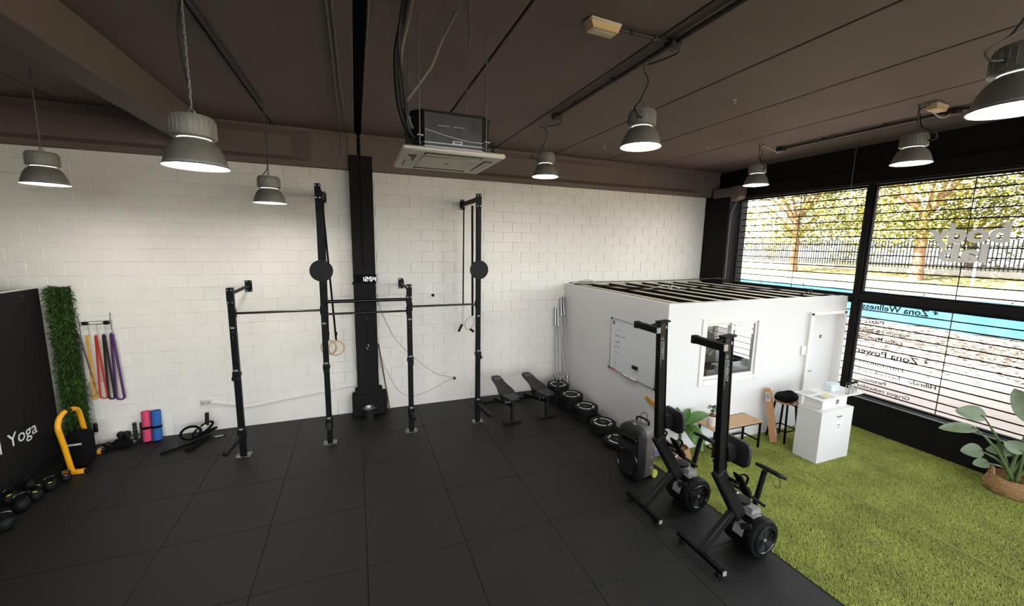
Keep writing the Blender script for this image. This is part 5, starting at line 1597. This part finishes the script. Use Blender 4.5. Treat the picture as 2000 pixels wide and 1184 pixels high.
# ---- wooden side bench
tbn = thing('side_table', 'low bench with wooden top and black metal legs by the office wall', 'bench', (5.38, 4.30, 0))
X0, X1, Y0, Y1, ZT = 4.87, 5.885, 4.135, 4.455, 0.455
top = MB().cbox(((X0 + X1) / 2, (Y0 + Y1) / 2, ZT - 0.011), (X1 - X0, Y1 - Y0, 0.022), 0.003).build('table_top', 'wood_top', tbn)
MB().cbox(((X0 + X1) / 2, Y0 + 0.02, ZT - 0.033), (X1 - X0 - 0.02, 0.02, 0.02), 0.002).build('apron', 'black_metal', tbn)
MB().cbox(((X0 + X1) / 2, Y1 - 0.02, ZT - 0.033), (X1 - X0 - 0.02, 0.02, 0.02), 0.002).build('apron', 'black_metal', tbn)
for x, s in ((X0 + 0.03, 1), (X1 - 0.03, -1)):
    for y in (Y0 + 0.02, Y1 - 0.02):
        MB().cbox((x, y, (ZT - 0.022) / 2), (0.027, 0.027, ZT - 0.022), 0.002).build('leg', 'black_metal', tbn)
    MB().cbox((x, (Y0 + Y1) / 2, 0.13), (0.022, Y1 - Y0 - 0.06, 0.022), 0.002).build('side_rail', 'black_metal', tbn)
MB().cbox(((X0 + X1) / 2, Y1 - 0.02, 0.13), (X1 - X0 - 0.08, 0.02, 0.02), 0.002).build('back_rail', 'black_metal', tbn)

# potted bonsai-like plant on the bench
pp = thing('potted_plant', 'small thick-stemmed plant in a white pot on the wooden bench', 'plant', (4.99, 4.30, ZT))
px, py, pz = 4.99, 4.30, ZT
MB().lathe([(0.001, 0.0), (0.058, 0.0), (0.064, 0.006), (0.092, 0.135), (0.100, 0.138), (0.100, 0.158), (0.092, 0.160), (0.086, 0.14), (0.083, 0.13)], (px, py, pz), 28).build('pot', 'pot_white', pp)
MB().lathe([(0.001, 0.134), (0.085, 0.130)], (px, py, pz), 20).build('soil', 'soil', pp)
MB().tube([(px, py, pz + 0.13), (px + 0.004, py, pz + 0.165), (px - 0.004, py, pz + 0.20), (px + 0.006, py, pz + 0.25)], 0.03, 10, sm=4, rs=[0.036, 0.038, 0.028, 0.016, 0.010]).build('stem', 'bark', pp)
lf = MB(); rnd = random.Random(3)
for k in range(34):
    a = rnd.uniform(0, 2 * PI); el = rnd.uniform(-0.1, 1.1)
    dd = Vector((math.cos(a) * math.cos(el), math.sin(a) * math.cos(el), math.sin(el)))
    leaf(lf, Vector((px, py, pz + 0.25)) + dd * rnd.uniform(0.0, 0.05), dd, rnd.uniform(0.05, 0.085), 0.026, 0.25, 4)
lf.build('foliage', 'leaf_dark', pp)

# banana plant in a basket
bp_ = thing('banana_plant', 'broad-leaved green plant in a straw basket between loudspeaker and bench', 'plant', (4.33, 4.26, 0))
bx, by = 4.33, 4.26
MB().lathe([(0.001, 0.0), (0.14, 0.0), (0.17, 0.04), (0.175, 0.13), (0.15, 0.21), (0.13, 0.245), (0.12, 0.24), (0.14, 0.20), (0.001, 0.19)], (bx, by, 0), 26).build('basket', 'basket', bp_)
MB().tube([(bx, by, 0.19), (bx + 0.01, by, 0.35), (bx, by, 0.52)], 0.028, 8, rs=[0.032, 0.026, 0.016]).build('stem', 'stem_green', bp_)
bl = MB()
LEAVES = [((0.95, 0.0, 0.62), 0.62, 0.15, 0.55), ((0.35, -0.75, 0.1), 0.34, 0.24, 1.2), ((0.8, -0.5, 0.05), 0.36, 0.20, 1.1), ((0.0, -0.8, 0.4), 0.30, 0.16, 1.1), ((-0.15, 0.1, 0.95), 0.26, 0.10, 0.1), ((0.35, 0.0, 0.9), 0.30, 0.12, 0.3), ((0.9, 0.2, 0.1), 0.40, 0.12, 0.6)]
for dd, l, w, dr_ in LEAVES:
    d_ = Vector(dd).normalized(); b_ = Vector((bx, by, 0.50)) + d_ * 0.03
    leaf(bl, b_ + d_ * 0.08, d_, l, w, dr_, 10, 0.16, up=(-0.5, -0.65, 0.55))
    bl.tube([Vector((bx, by, 0.42)), b_, b_ + d_ * 0.10], 0.010, 6)
bl.build('leaves', 'leaf_banana', bp_)
tag(MB().lathe([(0.001, 0.0), (0.08, 0.0), (0.12, 0.05), (0.15, 0.09), (0.146, 0.094), (0.115, 0.06), (0.001, 0.02)], (4.07, 4.52, 0.0), 26).build('plastic_bowl', 'blue_gray', loc=(4.07, 4.52, 0)), 'blue grey plastic bowl on the floor behind the loudspeaker', 'bowl')

# ---- long cardboard box
bxs = thing('cardboard_box', 'long narrow cardboard box leaning upright on the office wall', 'cardboard box', (6.27, 4.19, 0))
M = Matrix.Translation((6.265, 4.19, 0.007)) @ (RX(-0.235) @ RY(0.02) @ RZ(0.35)).to_4x4()
MB().cbox((0, 0, 0.44), (0.10, 0.085, 0.86), 0.004).xform(M).build('carton', 'cardboard', bxs)
MB().cbox((0.012, -0.0438, 0.17), (0.05, 0.001, 0.12), 0.0003).xform(M).build('tape', 'label_paper', bxs)
MB().cbox((0.012, -0.0438, 0.36), (0.035, 0.001, 0.12), 0.0003).xform(M).build('print_label', 'gray_ink', bxs)
MB().cbox((-0.0508, 0.0, 0.74), (0.001, 0.06, 0.14), 0.0003).xform(M).build('shipping_label', 'label_paper', bxs)
MB().cbox((-0.0516, 0.0, 0.745), (0.0006, 0.045, 0.09), 0.0002).xform(M).build('label_print', 'gray_ink', bxs)
MB().cbox((0.02, -0.0435, 0.86), (0.055, 0.001, 0.03), 0.0003).xform(M).build('tape', 'paper', bxs)

# ---- bar stool with a black bag
sx_, sy_ = 6.52, 4.24
st = thing('bar_stool', 'bar stool with wooden seat and black metal legs beside the counter', 'stool', (sx_, sy_, 0))
MB().lathe([(0.001, 0.645), (0.15, 0.645), (0.158, 0.652), (0.158, 0.668), (0.15, 0.675), (0.001, 0.675)], (sx_, sy_, 0), 28).build('seat', 'wood_top', st)
for s, u in ((1, 1), (1, -1), (-1, 1), (-1, -1)):
    MB().bar((sx_ + s * 0.10, sy_ + u * 0.10, 0.645), (sx_ + s * 0.155, sy_ + u * 0.155, 0.003), 0.025, 0.025, 0.002).build('leg', 'black_metal', st)
for s in (-1, 1):
    MB().cbox((sx_ + s * 0.137, sy_, 0.20), (0.018, 0.27, 0.018), 0.002).build('foot_rail', 'black_metal', st)
    MB().cbox((sx_, sy_ + s * 0.137, 0.20), (0.27, 0.018, 0.018), 0.002).build('foot_rail', 'black_metal', st)
bg = thing('black_bag', 'soft black bag slumped on the bar stool', 'bag', (sx_, sy_, 0.676))
mb = MB().sphere((sx_, sy_, 0.735), 0.10, 24, 14, (2.0, 1.5, 0.75))
for i, v in enumerate(mb.v):
    n_ = math.sin(v.x * 23) * math.cos(v.y * 19 + 1) * 0.018
    v.z = max(0.678, v.z + n_ + (v.x - sx_) * 0.12)
mb.build('body', 'black_fabric', bg)
MB().tube([(sx_ - 0.10, sy_ - 0.10, 0.70), (sx_ - 0.04, sy_ - 0.175, 0.64), (sx_ + 0.0, sy_ - 0.178, 0.60), (sx_ + 0.05, sy_ - 0.172, 0.64), (sx_ + 0.08, sy_ - 0.12, 0.71)], 0.007, 6, sm=5).build('strap', 'black_fabric', bg)
MB().tube([(sx_ + 0.02, sy_ - 0.08, 0.80), (sx_ + 0.06, sy_ - 0.03, 0.83), (sx_ + 0.10, sy_ + 0.03, 0.81)], 0.012, 6, sm=4).build('fold', 'black_fabric', bg)

# ---- reception counter
kx0, kx1, ky0, ky1, kz = 6.21, 6.935, 3.505, 3.85, 0.803
ko = thing('reception_counter', 'white stepped reception counter standing on the turf', 'counter', (6.57, 3.68, 0))
MB().cbox(((kx0 + kx1) / 2, (ky0 + ky1) / 2, kz / 2 + .001), (kx1 - kx0, ky1 - ky0, kz - .002), 0.003).build('pedestal', 'white_plain', ko)
MB().cbox((6.60, 3.71, kz + 0.072), (0.565, 0.262, 0.144), 0.003).build('upper_tier', 'white_plain', ko)
bd = MB().cbox((6.74, 3.757, kz + 0.152), (1.0, 0.39, 0.016), 0.003).build('board_top', 'trim_white', ko)
ze = kz + 0.072
em = MB().cyl((6.655, 3.5785, ze + 0.012), (6.655, 3.5765, ze + 0.012), 0.034, 24).build('emblem', 'dark_ink', ko)
text_mesh('w', 0.055, basis((6.655, 3.576, ze - 0.002), (1, 0, 0), (0, 0, 1)), 'emblem_mark', 'white_ink', em, 0.0003, False, 'CENTER')
text_mesh('lab', 0.02, basis((6.645, 3.578, ze - 0.05), (1, 0, 0), (0, 0, 1)), 'tier_lettering', 'dark_ink', ko, 0.0003, False, 'CENTER')
ZB = kz + 0.160
sg = thing('price_sign', 'white paper notice taped on the front of the counter', 'notice', (6.62, 3.50, 0.48))
MB().cbox((6.615, ky0 - 0.002, 0.61), (0.165, 0.002, 0.27), 0.0005).build('sheet', 'paper', sg)
for z, w, h, m in ((0.722, 0.06, 0.008, 'gray_ink'), (0.692, 0.13, 0.016, 'dark_ink'), (0.665, 0.11, 0.005, 'gray_ink'), (0.652, 0.09, 0.005, 'gray_ink'), (0.56, 0.08, 0.010, 'dark_ink'), (0.53, 0.11, 0.004, 'gray_ink'), (0.518, 0.11, 0.004, 'gray_ink'), (0.505, 0.09, 0.004, 'gray_ink')):
    MB().cbox((6.615, ky0 - 0.0034, z), (w, 0.0006, h), 0.0001).build('print_line', m, sg)
ph = thing('price_sheet', 'white printed sheet with grey pattern on the left of the counter top', 'paper sheet', (6.32, 3.82, ZB))
MB().cbox((6.40, 3.85, ZB + 0.0012), (0.28, 0.19, 0.002), 0.0004, RZ(0.03)).build('sheet', 'paper', ph)
for k in range(6):
    MB().cbox((6.30 + 0.04 * k, 3.85, ZB + 0.0026), (0.020, 0.15, 0.0006), 0.0001).build('print_line', 'gray_ink', ph)
mg = thing('magazine', 'magazine with a yellow corner on the front of the counter top', 'magazine', (6.40, 3.63, ZB))
MB().cbox((6.45, 3.65, ZB + 0.003), (0.30, 0.15, 0.005), 0.001).build('pages', 'label_paper', mg)
MB().cbox((6.54, 3.68, ZB + 0.006), (0.09, 0.07, 0.0008), 0.0002).build('yellow_print', 'sign_yellow', mg)
MB().cbox((6.38, 3.65, ZB + 0.006), (0.09, 0.12, 0.0008), 0.0002).build('grey_print', 'gray_ink', mg)
tag(MB().cbox((6.86, 3.80, ZB + 0.055), (0.20, 0.14, 0.11), 0.012).cbox((6.86, 3.80, ZB + 0.114), (0.17, 0.11, 0.01), 0.004).build('storage_box', 'frosted_plastic', loc=(6.86, 3.8, ZB)), 'translucent white plastic box on the counter top', 'box')
for k, (x, y) in enumerate(((6.93, 3.615), (7.03, 3.62), (7.13, 3.628))):
    lab = ['glass bottle with black lid on the counter, left of three', 'glass bottle with black lid on the counter, middle of three', 'glass bottle with black lid on the counter, right of three'][k]
    t = thing('glass_bottle', lab, 'bottle', (x, y, ZB), 'three glass bottles on the counter')
    MB().lathe([(0.001, 0.002), (0.027, 0.002), (0.028, 0.01), (0.028, 0.12), (0.022, 0.14), (0.022, 0.15), (0.019, 0.15), (0.025, 0.118), (0.024, 0.012), (0.001, 0.008)], (x, y, ZB), 20).build('glass', 'glass_bottle', t)
    MB().lathe([(0.001, 0.150), (0.027, 0.150), (0.028, 0.155), (0.028, 0.172), (0.026, 0.176), (0.001, 0.176)], (x, y, ZB), 20).build('lid', 'black_plastic', t)
    MB().lathe([(0.0283, 0.05), (0.0287, 0.05), (0.0287, 0.085), (0.0283, 0.085)], (x, y, ZB), 12, None, (PI * 1.2, PI * 1.7)).build('print', 'gray_ink', t)

# ---- wall switch panel by the door
sw = thing('wall_panel', 'small white control panel on the office wall left of the door', 'switch', (7.19, YOFF - .01, 1.32))
MB().cbox((7.19, YOFF - 0.012, 1.405), (0.13, 0.022, 0.17), 0.006).build('cover', 'trim_white', sw)
MB().cbox((7.19, YOFF - 0.025, 1.405), (0.085, 0.006, 0.12), 0.003).build('front', 'paper', sw)

# ---- plant in the straw basket at the right edge
qx, qy = 7.93, 2.16
sp = thing('strelitzia_plant', 'tall plant with large oval leaves in a straw basket at the right edge', 'plant', (qx, qy, 0))
mb = MB().lathe([(0.001, 0.0), (0.20, 0.0), (0.235, 0.03), (0.245, 0.10), (0.225, 0.19), (0.20, 0.235), (0.19, 0.23), (0.21, 0.19), (0.001, 0.18)], (qx, qy, 0), 36)
for v in mb.v:
    a = math.atan2(v.y - qy, v.x - qx); k = 1 + 0.03 * math.sin(a * 9 + v.z * 40)
    v.x = qx + (v.x - qx) * k; v.y = qy + (v.y - qy) * k
mb.build('basket', 'basket', sp)
for a in (2.3, 2.3 + PI):
    hx, hy = qx + 0.2 * math.cos(a), qy + 0.2 * math.sin(a)
    MB().tube([(hx - .05 * math.sin(a), hy + .05 * math.cos(a), 0.21), (hx - .02 * math.sin(a), hy + .02 * math.cos(a), 0.31), (hx + .02 * math.sin(a), hy - .02 * math.cos(a), 0.31), (hx + .05 * math.sin(a), hy - .05 * math.cos(a), 0.21)], 0.016, 6, sm=4).build('basket_handle', 'basket', sp)
SL = []
import_pts = [  # leaf tip base (x,y,z), blade direction, length, width, droop
    ((7.90, 2.10, 1.02), (-0.25, 0.30, 0.85), 0.50, 0.25, 0.10),
    ((7.66, 2.42, 0.98), (-0.75, 0.45, 0.40), 0.42, 0.22, 0.35),
    ((7.56, 2.44, 0.83), (-0.80, 0.50, 0.02), 0.44, 0.15, 0.15),
    ((7.72, 2.40, 0.50), (-0.85, 0.40, 0.15), 0.30, 0.20, 0.25),
    ((7.76, 2.34, 0.36), (-0.85, 0.35, 0.05), 0.22, 0.14, 0.2),
    ((7.92, 2.12, 0.60), (-0.55, 0.45, 0.55), 0.28, 0.19, 0.3),
    ((7.98, 2.22, 0.52), (-0.45, 0.55, 0.25), 0.30, 0.18, 0.5),
    ((8.02, 2.02, 0.86), (0.0, -0.6, 0.8), 0.45, 0.22, 0.3),
    ((8.05, 1.98, 0.55), (0.1, -0.9, 0.4), 0.40, 0.2, 0.5)]
for b_, d_, l, w, dr_ in import_pts:
    lv = MB(); leaf(lv, b_, d_, l, w * 0.92, dr_, 10, 0.14, up=(-0.75, -0.3, 0.5))
    lo = lv.build('large_leaf', 'leaf_strelitzia', sp)
    root = Vector((qx + random.uniform(-.05, .05), qy + random.uniform(-.05, .05), 0.17))
    mid = root.lerp(Vector(b_), 0.5) + Vector((0.03, 0, 0.06))
    MB().tube([root, mid, Vector(b_), Vector(b_) + Vector(d_).normalized() * 0.05], 0.012, 7, sm=5, rs=[0.022, 0.016, 0.010, 0.006]).build('leaf_stalk', 'stem_green', lo)
MB().lathe([(0.001, 0.185), (0.205, 0.18)], (qx, qy, 0), 20).build('soil', 'soil', sp)

# ---- cables lying on the office roof
def roof_cable(pts, r, m, label):
    tag(MB().tube(pts, r, 6, sm=6).build('roof_cable', m, loc=pts[0]), label, 'cable')
ZR = HOFF
roof_cable([(4.25, 7.55, ZR + .02), (4.6, 7.5, ZR + .035), (5.6, 7.52, ZR + .03), (7.0, 7.55, ZR + .03), (7.9, 7.45, ZR + .06), (7.97, 7.0, ZR + .12)], 0.013, 'cable_gray', 'grey cable lying along the wall edge of the office roof')
roof_cable([(4.22, 7.3, ZR + .015), (4.45, 7.1, ZR + .03), (4.6, 6.6, ZR + .012), (4.75, 6.2, ZR + .014), (5.3, 6.0, ZR + .015)], 0.012, 'cable_black', 'black cable curling over the left edge of the office roof')
roof_cable([(4.5, 7.2, ZR + .015), (5.2, 6.4, ZR + .015), (5.5, 6.1, ZR + .07), (5.8, 6.0, ZR + .015), (6.4, 6.2, ZR + .015), (6.7, 6.0, ZR + .06), (7.1, 5.9, ZR + .015), (7.9, 5.5, ZR + .02)], 0.012, 'cable_black', 'black cable looping across the middle of the office roof')
roof_cable([(4.3, 7.5, ZR + .02), (4.55, 7.3, ZR + .10), (4.75, 7.2, ZR + .03), (5.0, 7.25, ZR + .015)], 0.010, 'cable_white', 'pale cable loop at the back corner of the office roof')
roof_cable([(5.25, 6.2, ZR + .02), (5.45, 6.0, ZR + .09), (5.55, 5.95, ZR + .02), (5.65, 6.05, ZR + .08), (5.9, 6.1, ZR + .015)], 0.009, 'cable_white', 'white cable tangle in the middle of the office roof')
roof_cable([(7.2, 4.9, ZR + .02), (7.4, 4.75, ZR + .02), (7.55, 4.7, ZR + .12), (7.5, 4.65, ZR + .03), (8.0, 4.6, ZR + .02)], 0.010, 'cable_black', 'black cable end sticking up at the right of the office roof')

struct(MB().box((7.88, 6.86, 0.012), (WX - 0.005, D - 0.02, 1.72)).build('wall_office_corner', 'office_white', smooth=0), 'white lining in the far corner inside the office')
# ---- inside the office: a treatment table
tt = thing('treatment_table', 'black padded treatment table inside the office behind the small window', 'table', (6.6, 5.9, 0.012))
MB().cbox((6.5, 5.75, 0.74), (1.6, 0.65, 0.09), 0.03).build('padding', 'vinyl', tt)
for sx in (-.7, .7):
    for sy in (-.27, .27):
        MB().cbox((6.5 + sx, 5.75 + sy, 0.355), (0.05, 0.05, 0.685), 0.004).build('leg', 'wood_top', tt)

# ================================================================== OUTSIDE
GZ = -0.06
struct(MB().box((WX + 0.22, -40, -0.6), (23.4, 60, GZ)).build('ground_pavement', 'ext_pave'), 'pale pavement in front of the shop windows')
# paving joints: wide slabs near the window
# fallen leaves
def litter(n, seed):
    rnd = random.Random(seed); mb = MB()
    for _ in range(n):
        y = rnd.uniform(-2, 26); x = rnd.gauss(19.0, 1.6) if rnd.random() < .75 else rnd.uniform(14, 22.5)
        if not 12 < x < 22.6: continue
        s = rnd.uniform(0.04, 0.10); a = rnd.uniform(0, 6)
        c, d = math.cos(a) * s, math.sin(a) * s
        mb.add([(x - c, y - d, GZ + .005), (x + d, y - c, GZ + .03), (x + c, y + d, GZ + .006), (x - d, y + c, GZ + .02)], [(0, 1, 2, 3)])
    return mb
lt = litter(9000, 9).build('fallen_leaves', 'ext_litter', smooth=0, recalc=False)
lt['kind'] = 'stuff'; lt['label'] = 'brown fallen leaves scattered over the pavement outside'; lt['category'] = 'leaves'
# turquoise tarp fence
tf = thing('tarp_fence', 'turquoise tarpaulin fence across the street', 'fence', (22.5, 12, GZ))
yy = -3.0; k = 0
rnd = random.Random(4)
while yy < 34:
    w = 2.5
    n = 8; vs = []
    ph = rnd.uniform(0, 6)
    for i in range(n + 1):
        y = yy + w * i / n; xo = 22.5 + 0.05 * math.sin(i * 1.3 + ph)
        for z, dx in ((GZ + 0.02 + .05 * math.sin(i + ph), 0.08), (0.5, 0.0), (1.27 + 0.02 * math.sin(i * .8 + ph), 0.0)):
            vs.append((xo - dx, y, z))
    fs = []
    for i in range(n):
        for j in range(2):
            a = i * 3 + j; fs.append((a, a + 3, a + 4, a + 1))
    MB().add(vs, fs).build('tarp_panel', 'ext_tarp', tf)
    MB().cyl((22.56, yy, GZ), (22.56, yy, 1.35), 0.03, 8).build('fence_post', 'ext_fence', tf)
    yy += w
# bank, banner, wall
struct(MB().prism([(23.0, -0.6), (23.0, 0.9), (24.0, 1.2), (30.4, 2.02), (44, 2.1), (44, -0.6)], -40, 70, 'y').build('ground_bank', 'ext_bank', smooth=0), 'dry yellow grass bank rising behind the tarpaulin')
# prism axis y takes (x,z) pairs
bn = thing('banner_fence', 'cream mesh banner with printed arrow marks above the tarpaulin', 'fence', (23.2, 12, 0.8))
MB().box((23.18, -4, 0.8), (23.2, 36, 1.72)).build('banner', 'ext_banner', bn, smooth=0)
am = MB()
y = 2.0
mk = bpy.data.meshes.new('m')
arrow = MB().bar((0, -0.16, 0.15), (0, 0, -0.05), 0.035, 0.012, 0.002, up=(1, 0, 0)).bar((0, 0, -0.05), (0, 0.18, 0.16), 0.035, 0.012, 0.002, up=(1, 0, 0)).mesh('arrow_mark', 'gray_ink')
while y < 30:
    o = bpy.data.objects.new('arrow_mark', arrow); COL.objects.link(o); o.parent = bn
    o.location = Vector((23.165, y, 1.52)) - worldloc(bn); o.rotation_euler = (rnd.uniform(-.2, .2), 0, 0)
    y += 0.95
struct(MB().box((29.8, -20, 1.9), (30.1, 60, 2.22)).build('wall_garden', 'ext_wall', smooth=0), 'low pale wall under the picket fence')
pf = thing('picket_fence', 'dark metal picket fence behind the trees', 'fence', (30, 14, 2.2))
for z in (2.42, 3.45):
    MB().box((29.93, -4, z), (29.97, 42, z + 0.05)).build('rail', 'ext_fence', pf, smooth=0)
pk = MB().box((-0.02, -0.025, 0), (0.02, 0.025, 1.62)).mesh('picket', 'ext_fence', smooth=0)
y = -2.0
np_ = 0
while np_ < 260:
    o = bpy.data.objects.new('picket', pk); COL.objects.link(o); o.parent = pf
    o.location = Vector((29.92, y, 2.2)) - worldloc(pf); y += 0.155; np_ += 1
# trees
def tree(name, x, y, z, h, r, label, lean=(0, 0), n=5200, seed=1, crown=(5.0, 2.6)):
    rnd = random.Random(seed)
    t = thing(name, label, 'tree', (x, y, z), 'trees across the street')
    tp_ = Vector((x + lean[0], y + lean[1], z + h))
    MB().tube([(x, y, z - 0.1), (x + lean[0] * .3, y + lean[1] * .2, z + h * .4), tp_], r, 12, sm=5, rs=[r * 1.2, r, r * .92, r * .85, r * .7]).build('trunk', 'ext_trunk', t)
    br = MB(); tips = []
    for k in range(9):
        a = 2 * PI * k / 9 + rnd.uniform(-.3, .3)
        e = tp_ + Vector((math.cos(a) * crown[0] * .6, math.sin(a) * crown[0] * .6, rnd.uniform(0.3, crown[1])))
        br.tube([tp_ - Vector((0, 0, h * .15)), tp_.lerp(e, .5) + Vector((0, 0, .3)), e], r * .4, 6, rs=[r * .45, r * .28, r * .12])
        tips.append(e)
    br.build('branches', 'ext_trunk', t)
    vs = []; fs = []
    cl = [tp_ + Vector((crown[0] * .3 + rnd.gauss(0, crown[0] * .45), rnd.gauss(0, crown[0] * .62), rnd.uniform(-crown[1] * .55, crown[1] * 2.6))) for _ in range(110)]
    for _ in range(n):
        c = rnd.choice(cl) + Vector((rnd.gauss(0, .75), rnd.gauss(0, .75), rnd.gauss(0, .42)))
        s = rnd.uniform(0.08, 0.17)
        d = Vector((rnd.uniform(-1, 1), rnd.uniform(-1, 1), rnd.uniform(-1, .3))).normalized()
        a, b, _d = frame_from(d)
        k = len(vs)
        vs += [c, c + d * s * .6 + a * s * .55, c + d * s * 1.3, c + d * s * .6 - a * s * .55]
        fs.append((k, k + 1, k + 2, k + 3))
    cr = MB().add(vs, fs).build('crown', 'ext_leaf', t, smooth=0, recalc=False)
    cr['kind'] = 'stuff'
tree('plane_tree', 27.6, 12.05, 1.72, 3.9, 0.25, 'plane tree with thick pale trunk seen through the right window', (0.2, 0.15), 26000, 1, (4.5, 3.0))
tree('plane_tree', 27.6, 18.55, 1.72, 3.8, 0.24, 'plane tree with pale trunk seen through the left window', (0.0, 0.1), 26000, 2, (4.5, 3.0))
tree('plane_tree', 27.9, 5.6, 1.72, 3.9, 0.25, 'plane tree at the right edge seen through the window', (0.0, 0.3), 24000, 3, (4.5, 3.0))
tree('plane_tree', 36.5, 24.5, 2.0, 2.6, 0.25, 'plane tree further back beyond the picket fence on the left', (0, 0), 20000, 4, (6.0, 3.6))
tree('plane_tree', 38, 14.0, 2.0, 2.6, 0.25, 'plane tree further back beyond the picket fence in the middle', (0, 0), 20000, 5, (6.0, 3.6))
tree('plane_tree', 37, 5.5, 2.0, 2.6, 0.25, 'plane tree further back beyond the picket fence on the right', (0, 0), 20000, 6, (6.0, 3.6))
tag(MB().cyl((26.5, 9.55, 1.5), (26.5, 9.55, 2.7), 0.05, 10).cyl((26.5, 9.55, 2.7), (26.5, 9.55, 2.74), 0.08, 10).build('bollard_post', 'paper', loc=(26.5, 9.55, 1.5)), 'thin white post on the grass bank outside', 'post')
bpy.data.meshes.remove(mk)
